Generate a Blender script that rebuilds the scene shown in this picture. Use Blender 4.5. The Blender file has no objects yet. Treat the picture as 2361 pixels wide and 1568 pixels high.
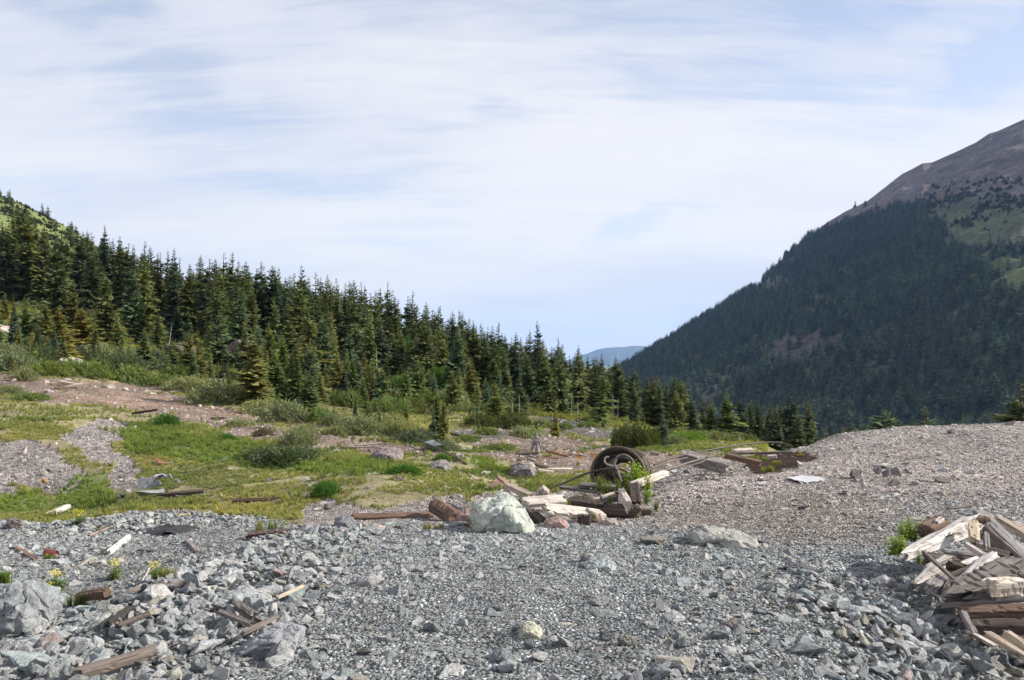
import bpy, bmesh, math, random
import numpy as np
from mathutils import Vector, Matrix, noise as mn
from mathutils.bvhtree import BVHTree

random.seed(7)
RNG = np.random.default_rng(11)
scene = bpy.context.scene
COL = scene.collection
R = math.radians

# ------------------------------------------------------------------ camera, sky, sun, exposure
K = 1024 / 2361.0            # picture units used for measuring -> 1024 px frame
FPX = 850.0                  # focal length in 1024-frame pixels
HZ = 358.0                   # row of the horizon
EYE = 1.7
cam_d = bpy.data.cameras.new('camera')
cam = bpy.data.objects.new('camera', cam_d)
COL.objects.link(cam)
cam.location = (0, 0, EYE)
cam.rotation_euler = (R(90), 0, 0)
cam_d.sensor_width = 36.0
cam_d.lens = 36.0 * FPX / 1024
cam_d.shift_y = (HZ - 340) / 1024
cam_d.clip_start = 0.05
cam_d.clip_end = 40000
scene.camera = cam

SUN_AZ, SUN_EL = R(84), R(29)       # azimuth to the right of the view, elevation
sd = Vector((math.sin(SUN_AZ) * math.cos(SUN_EL), math.cos(SUN_AZ) * math.cos(SUN_EL), math.sin(SUN_EL)))
sun_d = bpy.data.lights.new('sun', 'SUN')
sun_d.energy = 5.0
sun_d.angle = R(0.5)
sun_d.color = (1.0, 0.93, 0.83)
sun = bpy.data.objects.new('sun', sun_d)
COL.objects.link(sun)
sun.rotation_euler = sd.to_track_quat('Z', 'Y').to_euler()
sun.location = (30, 5, 40)

scene.view_settings.view_transform = 'Standard'
scene.view_settings.look = 'None'
scene.view_settings.gamma = 1
scene.view_settings.use_curve_mapping = False
scene.view_settings.exposure = 0.75
scene.cycles.max_bounces = 6
scene.cycles.diffuse_bounces = 3
scene.cycles.glossy_bounces = 2
scene.cycles.transparent_max_bounces = 6
scene.cycles.volume_bounces = 1
scene.cycles.use_adaptive_sampling = True
scene.cycles.adaptive_threshold = 0.02


class NT:
    """small helper to write node trees"""
    def __init__(s, tree):
        s.t = tree; s.n = tree.nodes; s.l = tree.links
    def new(s, typ, **kw):
        nd = s.n.new(typ)
        for k, v in kw.items():
            setattr(nd, k, v)
        return nd
    def put(s, sock, v):
        if isinstance(v, bpy.types.NodeSocket):
            s.l.new(v, sock)
        elif v is not None:
            sock.default_value = v
    def math(s, op, a, b=None, clamp=False):
        nd = s.new('ShaderNodeMath', operation=op); nd.use_clamp = clamp
        s.put(nd.inputs[0], a)
        if b is not None: s.put(nd.inputs[1], b)
        return nd.outputs[0]
    def noise(s, vec, scale, detail=4, rough=.55, dist=0, out='Fac'):
        nd = s.new('ShaderNodeTexNoise')
        s.put(nd.inputs['Vector'], vec)
        nd.inputs['Scale'].default_value = scale; nd.inputs['Detail'].default_value = detail
        nd.inputs['Roughness'].default_value = rough; nd.inputs['Distortion'].default_value = dist
        return nd.outputs[out]
    def ramp(s, fac, stops, interp='LINEAR'):
        nd = s.new('ShaderNodeValToRGB'); s.put(nd.inputs[0], fac)
        nd.color_ramp.interpolation = interp
        e = nd.color_ramp.elements
        while len(e) < len(stops): e.new(.5)
        for el, (p, c) in zip(e, stops):
            el.position = p
            el.color = (c, c, c, 1) if isinstance(c, (int, float)) else (*c, 1)
        return nd.outputs[0]
    def mix(s, fac, a, b, mode='MIX'):
        nd = s.new('ShaderNodeMix', data_type='RGBA', blend_type=mode)
        s.put(nd.inputs[0], fac); 
        for sock, v in ((nd.inputs[6], a), (nd.inputs[7], b)):
            if isinstance(v, (tuple, list)): v = (*v[:3], 1)
            s.put(sock, v)
        return nd.outputs[2]
    def mrange(s, v, a, b, c=0., d=1., typ='SMOOTHSTEP'):
        nd = s.new('ShaderNodeMapRange', interpolation_type=typ)
        s.put(nd.inputs[0], v)
        for i, x in enumerate((a, b, c, d)): nd.inputs[i + 1].default_value = x
        return nd.outputs[0]
    def mapping(s, vec, scale=(1, 1, 1), rot=(0, 0, 0), loc=(0, 0, 0)):
        nd = s.new('ShaderNodeMapping'); s.put(nd.inputs[0], vec)
        nd.inputs['Scale'].default_value = scale; nd.inputs['Rotation'].default_value = rot
        nd.inputs['Location'].default_value = loc
        return nd.outputs[0]
    def comb(s, x, y, z):
        nd = s.new('ShaderNodeCombineXYZ')
        s.put(nd.inputs[0], x); s.put(nd.inputs[1], y); s.put(nd.inputs[2], z)
        return nd.outputs[0]


def build_world():
    w = bpy.data.worlds.new('World'); scene.world = w; w.use_nodes = True
    t = NT(w.node_tree); t.n.clear()
    tc = t.new('ShaderNodeTexCoord')
    sep = t.new('ShaderNodeSeparateXYZ'); t.l.new(tc.outputs['Generated'], sep.inputs[0])
    dx, dy, dz = sep.outputs
    sky = t.new('ShaderNodeTexSky'); sky.sky_type = 'NISHITA'; sky.sun_disc = False
    sky.sun_elevation = SUN_EL; sky.sun_rotation = SUN_AZ
    sky.altitude = 3200; sky.air_density = 1.0; sky.dust_density = 0.8; sky.ozone_density = 1.0
    # cloud sheet: direction projected on a high flat layer
    dzc = t.math('ADD', t.math('MAXIMUM', dz, 0.0), 0.22)
    p = t.comb(t.math('DIVIDE', dx, dzc), t.math('DIVIDE', dy, dzc), 0.0)
    pm = t.mapping(p, scale=(.42, 1.0, 1), rot=(0, 0, R(-22)))
    n1 = t.noise(pm, 1.1, 6, .5, .5)
    n2 = t.noise(t.mapping(p, scale=(.35, 1.3, 1), rot=(0, 0, R(-30)), loc=(3, 1, 0)), 3.2, 6, .55, .5)
    n3 = t.noise(t.mapping(p, scale=(.3, 1.6, 1), rot=(0, 0, R(-35)), loc=(8, 2, 0)), 9, 5, .6, .8)
    cover = t.math('ADD', t.math('ADD', t.math('MULTIPLY', n1, .5), t.math('MULTIPLY', n2, .30)), t.math('MULTIPLY', n3, .20))
    # gaps of blue at fixed bearings (degrees azimuth, elevation)
    az = t.math('ARCTAN2', dx, dy)
    el = t.math('ARCSINE', t.math('MAXIMUM', t.math('MINIMUM', dz, 1.0), -1.0))
    wn = t.math('MULTIPLY', t.math('SUBTRACT', t.noise(tc.outputs['Generated'], 5, 6, .6, .8), .5), .34)
    wn2 = t.math('MULTIPLY', t.math('SUBTRACT', t.noise(t.mapping(tc.outputs['Generated'], loc=(5, 3, 1)), 7, 4, .5), .5), .12)
    azw = t.math('ADD', az, wn); elw = t.math('ADD', el, wn2)
    gaps = None
    for x, y, sx, sy, tilt, a in [(430, 225, 260, 55, 0, .17), (1090, 292, 150, 24, 0, .16), (60, 8, 130, 26, 0, .2),
                                  (700, 428, 170, 30, 4, .17), (120, 508, 260, 60, -4, .15), (1500, 532, 140, 24, 12, .2),
                                  (1300, 640, 260, 60, 14, .12), (2330, 110, 130, 45, 25, .22), (880, 590, 300, 50, 6, .10),
                                  (1450, 690, 300, 40, 10, .12), (760, 20, 160, 20, -5, .08), (2000, 30, 160, 30, 10, .12)]:
        u, v = x * K, y * K
        a0 = math.atan((u - 512) / FPX); e0 = math.atan((HZ - v) / FPX * math.cos(a0))
        c, s_ = math.cos(R(tilt)), math.sin(R(tilt))
        da = t.math('SUBTRACT', azw, a0); de = t.math('SUBTRACT', elw, e0)
        p1 = t.math('ADD', t.math('MULTIPLY', da, c), t.math('MULTIPLY', de, s_))
        p2 = t.math('SUBTRACT', t.math('MULTIPLY', de, c), t.math('MULTIPLY', da, s_))
        q1 = t.math('DIVIDE', p1, 1.4 * sx * K / FPX); q2 = t.math('DIVIDE', p2, 1.5 * sy * K / FPX)
        g = t.math('EXPONENT', t.math('MULTIPLY', t.math('ADD', t.math('MULTIPLY', q1, q1), t.math('MULTIPLY', q2, q2)), -1.0))
        g = t.math('MULTIPLY', g, a * .55)
        gaps = g if gaps is None else t.math('ADD', gaps, g)
    cover = t.math('SUBTRACT', cover, gaps)
    tau = t.mrange(cover, .355, .565, .44, 2.0, 'SMOOTHSTEP')
    # thin layer: more opaque along the slanting path near the horizon
    path = t.math('DIVIDE', .75, t.math('ADD', t.math('MAXIMUM', dz, 0.0), .16))
    opac = t.math('SUBTRACT', 1.0, t.math('EXPONENT', t.math('MULTIPLY', t.math('MULTIPLY', tau, path), -1.05)))
    soft = t.noise(t.mapping(p, scale=(.5, 1.2, 1), rot=(0, 0, R(-25))), 1.1, 5, .55, .3)
    ccol = t.mix(t.mrange(soft, .32, .62), (.83, .855, .95), (1.0, .985, 1.0))
    b1 = t.new('ShaderNodeBackground'); t.l.new(sky.outputs[0], b1.inputs[0]); b1.inputs[1].default_value = SKY_STR
    b2 = t.new('ShaderNodeBackground'); t.put(b2.inputs[0], ccol); b2.inputs[1].default_value = .575
    mx = t.new('ShaderNodeMixShader'); t.put(mx.inputs[0], opac)
    t.l.new(b1.outputs[0], mx.inputs[1]); t.l.new(b2.outputs[0], mx.inputs[2])
    out = t.new('ShaderNodeOutputWorld'); t.l.new(mx.outputs[0], out.inputs[0])


SKY_STR = .12
build_world()

# ------------------------------------------------------------------ small numeric tools
def vnoise(x, y, seed=0):
    """value noise, vectorised, range -1..1"""
    x = np.asarray(x, float); y = np.asarray(y, float)
    xi = np.floor(x).astype(np.int64); yi = np.floor(y).astype(np.int64)
    fx = x - xi; fy = y - yi
    fx = fx * fx * (3 - 2 * fx); fy = fy * fy * (3 - 2 * fy)
    def h(a, b):
        n = (a * 374761393 + b * 668265263 + seed * 974634777) & 0xffffffff
        n = ((n ^ (n >> 13)) * 1274126177) & 0xffffffff
        n = n ^ (n >> 16)
        return (n & 0xffff) / 32767.5 - 1
    return (h(xi, yi) * (1 - fx) + h(xi + 1, yi) * fx) * (1 - fy) + (h(xi, yi + 1) * (1 - fx) + h(xi + 1, yi + 1) * fx) * fy


def fbm(x, y, seed=0, oct=4):
    s = 0; a = 1; t = 0
    for i in range(oct):
        s = s + a * vnoise(x, y, seed + i * 17); t += a
        x = x * 2.03 + 11.3; y = y * 2.03 - 7.1; a *= .5
    return s / t


def inpoly(px, py, poly):
    px = np.asarray(px, float); py = np.asarray(py, float)
    r = np.zeros(px.shape, bool); n = len(poly)
    for i in range(n):
        x1, y1 = poly[i]; x2, y2 = poly[(i + 1) % n]
        if y1 == y2: continue
        c = (y1 > py) != (y2 > py)
        r ^= c & (px < (x2 - x1) * (py - y1) / (y2 - y1) + x1)
    return r


def interp(x, pts):
    return np.interp(x, [p[0] for p in pts], [p[1] for p in pts])


# ------------------------------------------------------------------ terrain height
# for each bearing (column of the survey) the ground heights z at distances Y, some given as the row where they are seen
PROF = {
    -500: [(3, .1), (5, 0), (7, -.4), (9, -.55), (12, -.8), (15, -1.2), (18, -1.0), (22, -.2), (30, .4), (38, 1.6), (50, 3.6), (75, 8), (100, 14), (150, 28), (220, 52), (400, 120), (520, 90), (900, 60), (3000, -20), (12000, -60)],
    0: [(3, .1), (4.5, 0), (6, -.25), (8, -.5), (11, -.68), (13.6, -.82), (15.5, -1.2), (17.5, -1.1), (19, -.8), (22, -.22), (30, .1), (38, 1.05), (50, 2.45), (75, 5.0), (100, 8.7), (150, 20), (220, 34), (400, 80), (520, 50), (900, 10), (3000, -60), (12000, -90)],
    64: [(3, .1), (4.5, 0), (6, -.2), (8, -.5), (11, -.68), (13.2, -.85), (15.5, -1.2), (17.5, -1.15), (19, -.85), (22, -.3), (30, -.05), (38, .7), (50, 1.9), (75, 4.6), (100, 8.6), (150, 18), (220, 31), (400, 64), (520, 40), (900, 0), (3000, -60), (12000, -90)],
    128: [(3, .08), (5, 0), (6.5, -.2), (8.5, -.52), (11, -.66), (13.2, -.72), (13.9, -.78), (15.5, -1.05), (17.5, -.95), (20, -.7), (26, -.35), (32, -.3), (44, .4), (52, 1.1), (75, 3.8), (100, 8.0), (150, 15), (220, 24), (400, 44), (520, 22), (900, -10), (3000, -60), (12000, -90)],
    192: [(3, .05), (5, 0), (7, -.1), (8.5, -.42), (11, -.62), (13.4, -.76), (14.2, -.8), (16, -.88), (20, -.64), (26, -.42), (30, -.42), (44, .12), (52, .75), (75, 3.1), (100, 6.3), (150, 12), (220, 19), (400, 28), (900, -20), (3000, -60), (12000, -90)],
    256: [(3, .03), (5, 0), (8, -.18), (9.5, -.42), (11.5, -.6), (13.5, -.76), (16, -.82), (20, -.58), (27, -.55), (34, -.46), (45, 0), (60, 1.0), (85, 3.2), (120, 7), (180, 11), (260, 12), (400, 5), (900, -30), (3000, -60), (12000, -90)],
    320: [(3, 0), (5, 0), (8, -.1), (11, -.42), (12.5, -.62), (14, -.68), (18, -.6), (22, -.52), (27, -.58), (38, -.6), (50, -.15), (70, .9), (95, 2.6), (130, 5), (190, 7), (260, 6), (400, -6), (900, -40), (3000, -60), (12000, -90)],
    384: [(3, 0), (5, 0), (8, -.1), (11, -.45), (12.5, -.66), (15, -.42), (17, -.45), (20, -.49), (24, -.56), (28, -.57), (45, -.7), (62, 0), (90, 1.1), (140, 3), (200, 3.5), (260, 0), (400, -18), (900, -48), (3000, -60), (12000, -90)],
    448: [(3, 0), (5, 0), (8, -.12), (11.3, -.47), (12.5, -.62), (16, -.62), (20, -.66), (25, -.8), (32, -1.0), (45, -1.2), (60, -1.1), (90, -.2), (150, 1), (210, 0), (400, -28), (900, -52), (3000, -60), (12000, -90)],
    512: [(3, 0), (5, 0), (8, -.12), (11.4, -.48), (12.4, -.66), (16, -.8), (20, -.82), (25, -1.0), (34, -1.3), (45, -1.6), (65, -2.1), (90, -1.8), (150, -1.4), (210, -6), (400, -36), (900, -55), (3000, -60), (12000, -90)],
    576: [(3, 0), (5, 0), (8, -.12), (11.6, -.5), (12.6, -.62), (15, -.66), (19, -.9), (25, -1.15), (34, -1.7), (45, -2.1), (62, -2.6), (90, -3.2), (150, -4.5), (210, -12), (400, -40), (900, -55), (3000, -60), (12000, -90)],
    640: [(3, 0), (5, 0), (8, -.12), (12, -.52), (14.5, -.52), (16, -.7), (22, -1.05), (28, -1.4), (40, -2.1), (60, -3.2), (80, -4.6), (120, -5.9), (170, -10), (250, -24), (400, -44), (900, -55), (3000, -60), (12000, -90)],
    704: [(3, -.02), (5, 0), (8, -.14), (12, -.44), (15, -.42), (17.2, -.44), (20, -1.1), (28, -1.3), (45, -2.6), (80, -5.6), (150, -12), (250, -30), (400, -46), (900, -55), (3000, -60), (12000, -90)],
    768: [(3, -.05), (5, -.02), (8, -.16), (12, -.42), (16, -.4), (20.5, -.5), (23, -1.2), (28, -1.6), (45, -2.9), (80, -6), (150, -14), (250, -32), (400, -46), (900, -55), (3000, -60), (12000, -90)],
    832: [(3, -.1), (5, -.06), (8, -.2), (12, -.38), (18, -.38), (24, -.44), (26, -.55), (32, -3), (50, -6.5), (80, -10), (150, -19), (250, -33), (400, -46), (900, -50), (3000, -60), (12000, -90)],
    896: [(3, -.2), (5, -.18), (6.5, -.2), (8, -.24), (12, -.36), (18, -.36), (25, -.37), (27, -.5), (33, -3.4), (50, -7), (80, -11), (150, -20), (250, -33), (400, -46), (900, -50), (3000, -60), (12000, -90)],
    960: [(3, -.32), (5, -.4), (6.5, -.38), (8, -.34), (12, -.38), (18, -.36), (26, -.35), (28, -.5), (35, -3.4), (50, -7), (80, -11), (150, -20), (250, -33), (400, -46), (900, -50), (3000, -60), (12000, -90)],
    1024: [(3, -.45), (5, -.6), (6.5, -.55), (8, -.42), (12, -.4), (18, -.36), (27, -.34), (29, -.5), (36, -3.4), (50, -7), (80, -11), (150, -20), (250, -33), (400, -46), (900, -50), (3000, -60), (12000, -90)],
    1500: [(3, -.5), (5, -.65), (8, -.6), (12, -.5), (18, -.4), (30, -.3), (36, -1), (42, -3.4), (60, -7), (80, -11), (150, -20), (250, -33), (400, -46), (900, -50), (3000, -60), (12000, -90)],
}
_us = np.arange(-500, 1501, 8.0); _ls = np.linspace(math.log(3), math.log(12000), 620)
_cols = sorted(PROF)
_tab = np.array([np.interp(np.exp(_ls), [a for a, b in PROF[c]], [b for a, b in PROF[c]]) for c in _cols])
HT = np.array([np.interp(_us, _cols, _tab[:, j]) for j in range(len(_ls))]).T
def _blur(a, sig, axis):
    r = int(sig * 3); k = np.exp(-.5 * (np.arange(-r, r + 1) / sig) ** 2); k /= k.sum()
    pad = [(0, 0), (0, 0)]; pad[axis] = (r, r)
    a = np.pad(a, pad, mode='edge')
    return np.apply_along_axis(lambda m: np.convolve(m, k, 'valid'), axis, a)
HT = _blur(_blur(HT, 2.6, 0), 2.0, 1)


def H(x, y, detail=True):
    x = np.asarray(x, float); y = np.asarray(y, float)
    Y = np.maximum(y, 3.0)
    u = np.clip(512 + FPX * x / Y, -500, 1499.9)
    l = np.clip(np.log(Y), _ls[0], _ls[-1] - 1e-6)
    fu = (u + 500) / 8.0; fl = (l - _ls[0]) / (_ls[1] - _ls[0])
    iu = np.minimum(fu.astype(int), len(_us) - 2); il = np.minimum(fl.astype(int), len(_ls) - 2)
    a = fu - iu; b = fl - il
    z = (HT[iu, il] * (1 - a) + HT[iu + 1, il] * a) * (1 - b) + (HT[iu, il + 1] * (1 - a) + HT[iu + 1, il + 1] * a) * b
    if detail:
        near = np.clip((Y - 10) / 25, 0, 1)
        z = z + .035 * fbm(x * 1.6, y * 1.6, 3) + .02 * fbm(x * 5, y * 5, 5, 2)
        z = z + near * .22 * fbm(x / 3.1, y / 3.1, 8) + np.clip((Y - 13) / 5, 0, 1) * .10 * fbm(x / 1.3, y / 1.3, 12) + np.clip((Y - 55) / 60, 0, 1) * .9 * fbm(x / 14, y / 14, 9)
        z = z + np.clip((Y - 150) / 200, 0, 1) * 3.5 * fbm(x / 45, y / 45, 10)
    return z


def hz(x, y): return float(H(np.array([x]), np.array([y]))[0])


def W(x, y, Y):
    """a surveyed bearing (x, y in 2361-wide picture units) at distance Y -> place"""
    return Vector((Y * (x * K - 512) / FPX, Y, EYE + Y * (HZ - y * K) / FPX))


_marchY = np.exp(np.linspace(math.log(3.2), math.log(600), 1500))
def GY(x, y, ymin=3.2):
    """distance at which the ray through (x,y) meets the ground"""
    Y = _marchY[_marchY >= ymin]
    zz = EYE + Y * (HZ - y * K) / FPX
    h = H(Y * (x * K - 512) / FPX, Y)
    w = np.nonzero(h >= zz)[0]
    return float(Y[w[0]]) if len(w) else 60.0


def G(x, y, ymin=3.2):
    Y = GY(x, y, ymin); X = Y * (x * K - 512) / FPX
    return Vector((X, Y, hz(X, Y)))


def M(px, Y): return px * K * Y / FPX          # picture units -> metres at distance Y
def proj(p): return ((512 + FPX * p[0] / p[1]) / K, (HZ - FPX * (p[2] - EYE) / p[1]) / K)

# ------------------------------------------------------------------ objects
def tag(o, label=None, cat=None, group=None, kind=None):
    if label: o['label'] = label
    if cat: o['category'] = cat
    if group: o['group'] = group
    if kind: o['kind'] = kind
    return o


def link(name, me, mat=None, parent=None, loc=None, col=None):
    o = bpy.data.objects.new(name, me); COL.objects.link(o)
    if mat is not None and me is not None and len(me.materials) == 0: me.materials.append(mat)
    if parent is not None: o.parent = parent
    if loc is not None: o.location = loc
    if col is not None: o['col'] = [float(c) for c in col]
    return o


def mesh_np(name, verts, faces, mat=None, smooth=False):
    """faces: list of equal-size index arrays (n,k) or one array"""
    me = bpy.data.meshes.new(name)
    verts = np.asarray(verts, dtype=np.float32)
    if isinstance(faces, np.ndarray): faces = [faces]
    faces = [np.asarray(f) for f in faces if len(f)]
    me.vertices.add(len(verts)); me.vertices.foreach_set('co', verts.ravel())
    nl = sum(f.size for f in faces); nf = sum(len(f) for f in faces)
    me.loops.add(nl); me.polygons.add(nf)
    me.loops.foreach_set('vertex_index', np.concatenate([f.ravel() for f in faces]).astype(np.int32))
    tot = np.concatenate([np.full(len(f), f.shape[1]) for f in faces])
    st = np.concatenate([[0], np.cumsum(tot)[:-1]])
    me.polygons.foreach_set('loop_start', st.astype(np.int32))
    me.update(calc_edges=True); me.validate()
    me.polygons.foreach_set('use_smooth', np.full(len(me.polygons), smooth))
    if mat is not None: me.materials.append(mat)
    return me


def grid_faces(n, m):
    i = np.arange(n - 1)[:, None] * m + np.arange(m - 1)[None, :]
    return np.stack([i, i + m, i + m + 1, i + 1], -1).reshape(-1, 4)


# ------------------------------------------------------------------ materials
def mat_new(name):
    m = bpy.data.materials.new(name); m.use_nodes = True
    t = NT(m.node_tree)
    b = t.n['Principled BSDF']
    b.inputs['Specular IOR Level'].default_value = .25
    return m, t, b


def attr_col(t, typ='INSTANCER', name='col'):
    a = t.new('ShaderNodeAttribute', attribute_name=name, attribute_type=typ)
    return a.outputs['Color']


def bump(t, h, dist, strength=1.0, normal=None):
    b = t.new('ShaderNodeBump'); t.put(b.inputs['Height'], h)
    b.inputs['Distance'].default_value = dist; b.inputs['Strength'].default_value = strength
    if normal is not None: t.put(b.inputs['Normal'], normal)
    return b.outputs[0]


def rock_mat(name, scale=1.0, detail_bump=.02):
    m, t, b = mat_new(name)
    tc = t.new('ShaderNodeTexCoord').outputs['Object']
    oi = t.new('ShaderNodeObjectInfo')
    vec = t.new('ShaderNodeVectorMath', operation='ADD'); t.l.new(tc, vec.inputs[0])
    t.put(vec.inputs[1], t.comb(t.math('MULTIPLY', oi.outputs['Random'], 37.), 0., 0.)); v = vec.outputs[0]
    n = t.noise(v, 2.2 * scale, 8, .65)
    n2 = t.noise(v, 11 * scale, 5, .7)
    c = attr_col(t)
    k = t.mix(1.0, c, t.ramp(n, [(.25, .55), (.5, .95), (.75, 1.5)]), 'MULTIPLY')
    k = t.mix(.8, k, t.ramp(n2, [(.3, .62), (.55, 1.0), (.75, 1.25)]), 'MULTIPLY')
    warm = t.mix(t.mrange(t.noise(v, 1.1 * scale, 3, .5), .5, .72, 0, .45), k, t.mix(1.0, k, (1.1, .93, .78), 'MULTIPLY'))
    t.put(b.inputs['Base Color'], warm)
    b.inputs['Roughness'].default_value = .85
    hgt = t.math('ADD', n, t.math('MULTIPLY', n2, .45))
    t.put(b.inputs['Normal'], bump(t, hgt, detail_bump / scale, .9))
    return m


M_ROCK = rock_mat("rock", 1.2, .10)
M_BOULDER = rock_mat('boulder_rock', 2.2, .16)


def wood_mat(name):
    """grain along local X"""
    m, t, b = mat_new(name)
    tc = t.new('ShaderNodeTexCoord').outputs['Object']
    oi = t.new('ShaderNodeObjectInfo')
    vec = t.new('ShaderNodeVectorMath', operation='ADD'); t.l.new(tc, vec.inputs[0])
    t.put(vec.inputs[1], t.comb(t.math('MULTIPLY', oi.outputs['Random'], 50.), 0., 0.)); v = vec.outputs[0]
    g = t.noise(t.mapping(v, scale=(1.3, 26, 26)), 2.0, 6, .65, .25)
    g2 = t.noise(t.mapping(v, scale=(.8, 9, 9)), 2.0, 4, .6, .4)
    blot = t.noise(v, 3.2, 4, .6)
    crack = t.mrange(t.noise(t.mapping(v, scale=(1.6, 30, 30), loc=(7, 3, 1)), 1.6, 6, .65, .6), .34, .42)
    c = attr_col(t)
    k = t.mix(1.0, c, t.ramp(g, [(.25, .45), (.5, .95), (.75, 1.35)]), 'MULTIPLY')
    k = t.mix(.7, k, t.ramp(g2, [(.3, .6), (.6, 1.15)]), 'MULTIPLY')
    k = t.mix(t.mrange(blot, .5, .75, 0, .55), k, t.mix(1.0, k, (.62, .5, .42), 'MULTIPLY'))
    k = t.mix(crack, t.mix(1.0, k, (.22, .18, .16), 'MULTIPLY'), k)
    t.put(b.inputs['Base Color'], k)
    b.inputs['Roughness'].default_value = .9
    hh = t.math('ADD', t.math('MULTIPLY', g, .5), t.math('MULTIPLY', crack, .8))
    t.put(b.inputs['Normal'], bump(t, hh, .018, .9))
    return m


M_WOOD = wood_mat('weathered_wood')


def foliage_mat(name, rough=.7, transl=.25, varscale=3.0):
    m, t, b = mat_new(name)
    tc = t.new('ShaderNodeTexCoord').outputs['Object']
    oi = t.new('ShaderNodeObjectInfo')
    c = attr_col(t)
    n = t.noise(tc, varscale, 4, .6)
    geo = t.new('ShaderNodeNewGeometry')
    k = t.mix(1.0, c, t.ramp(n, [(.3, .65), (.5, 1.0), (.72, 1.4)]), 'MULTIPLY')
    k = t.mix(.7, k, t.ramp(geo.outputs['Random Per Island'], [(0, .7), (1, 1.35)]), 'MULTIPLY')
    k = t.mix(.6, k, t.ramp(oi.outputs['Random'], [(0, (.75, .85, .8)), (.5, (1, 1, 1)), (1, (1.3, 1.15, .85))]), 'MULTIPLY')
    t.put(b.inputs['Base Color'], k)
    b.inputs['Roughness'].default_value = rough
    b.inputs['Specular IOR Level'].default_value = .15
    if transl:
        tr = t.new('ShaderNodeBsdfTranslucent'); t.put(tr.inputs[0], t.mix(1.0, k, (1.2, 1.25, .5), 'MULTIPLY'))
        mx = t.new('ShaderNodeMixShader'); mx.inputs[0].default_value = transl
        t.l.new(b.outputs[0], mx.inputs[1]); t.l.new(tr.outputs[0], mx.inputs[2])
        t.l.new(mx.outputs[0], t.n['Material Output'].inputs[0])
    return m


M_NEEDLE = foliage_mat('needles', .75, .18, 4.0)
M_LEAF = foliage_mat('leaves', .6, .35, 3.0)
M_GRASS = foliage_mat('grass_blades', .7, .35, 1.0)


def plain_mat(name, color, rough=.8, metal=0., nscale=8, lo=.6, hi=1.35, bd=.01, use_attr=False, col2=None):
    m, t, b = mat_new(name)
    tc = t.new('ShaderNodeTexCoord').outputs['Object']
    n = t.noise(tc, nscale, 6, .65)
    base = attr_col(t) if use_attr else color
    k = t.mix(1.0, base, t.ramp(n, [(.3, lo), (.7, hi)]), 'MULTIPLY')
    if col2: k = t.mix(t.mrange(t.noise(tc, nscale * .4, 5, .6), .48, .62), k, col2)
    t.put(b.inputs['Base Color'], k); b.inputs['Roughness'].default_value = rough; b.inputs['Metallic'].default_value = metal
    t.put(b.inputs['Normal'], bump(t, n, bd, .8))
    return m


M_BARK = plain_mat('bark', (.075, .055, .042), nscale=14, bd=.02)
M_DEADWOOD = plain_mat('dead_wood', (.30, .27, .24), nscale=10, bd=.01, use_attr=True)
M_RUBBER = plain_mat('rubber_hose', (.055, .048, .045), .6, nscale=22, use_attr=True, bd=.004)
M_METAL = plain_mat('weathered_metal', (.35, .36, .38), .5, .55, 6, .6, 1.3, .01, use_attr=True)
M_FLOWER = plain_mat('flower', (.75, .62, .03), .7, nscale=30)


def ground_mat():
    m, t, b = mat_new('ground_soil')
    pos = t.new('ShaderNodeNewGeometry').outputs['Position']
    c = attr_col(t, 'GEOMETRY')
    g = t.new('ShaderNodeAttribute', attribute_name='stony', attribute_type='GEOMETRY').outputs['Fac']
    vor = t.new('ShaderNodeTexVoronoi', feature='F1'); t.put(vor.inputs['Vector'], pos); vor.inputs['Scale'].default_value = 34
    vor2 = t.new('ShaderNodeTexVoronoi', feature='F1'); t.put(vor2.inputs['Vector'], pos); vor2.inputs['Scale'].default_value = 11
    vcol = t.new('ShaderNodeSeparateColor'); t.l.new(vor.outputs['Color'], vcol.inputs[0])
    vcol2 = t.new('ShaderNodeSeparateColor'); t.l.new(vor2.outputs['Color'], vcol2.inputs[0])
    n1 = t.noise(pos, .8, 5, .6); n2 = t.noise(pos, 7, 6, .7); n3 = t.noise(pos, 45, 3, .7)
    k = t.mix(1.0, c, t.ramp(n1, [(.3, .72), (.7, 1.3)]), 'MULTIPLY')
    k = t.mix(1.0, k, t.ramp(n2, [(.3, .62), (.7, 1.4)]), 'MULTIPLY')
    st = t.mix(1.0, k, t.ramp(vcol.outputs[0], [(0, .4), (.6, 1.0), (1, 1.7)]), 'MULTIPLY')
    st = t.mix(.6, st, t.ramp(vcol2.outputs[0], [(0, .55), (1, 1.45)]), 'MULTIPLY')
    k = t.mix(g, k, st)
    t.put(b.inputs['Base Color'], k); b.inputs['Roughness'].default_value = .95
    b.inputs['Specular IOR Level'].default_value = .1
    hv = t.math('MULTIPLY', t.math('ADD', t.math('MULTIPLY', vor.outputs['Distance'], -14.), t.math('MULTIPLY', vor2.outputs['Distance'], -9.)), g)
    hh = t.math('ADD', hv, t.math('ADD', t.math('MULTIPLY', n2, 3.0), n3))
    t.put(b.inputs['Normal'], bump(t, hh, .022, .9))
    return m


M_GROUND = ground_mat()

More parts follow.
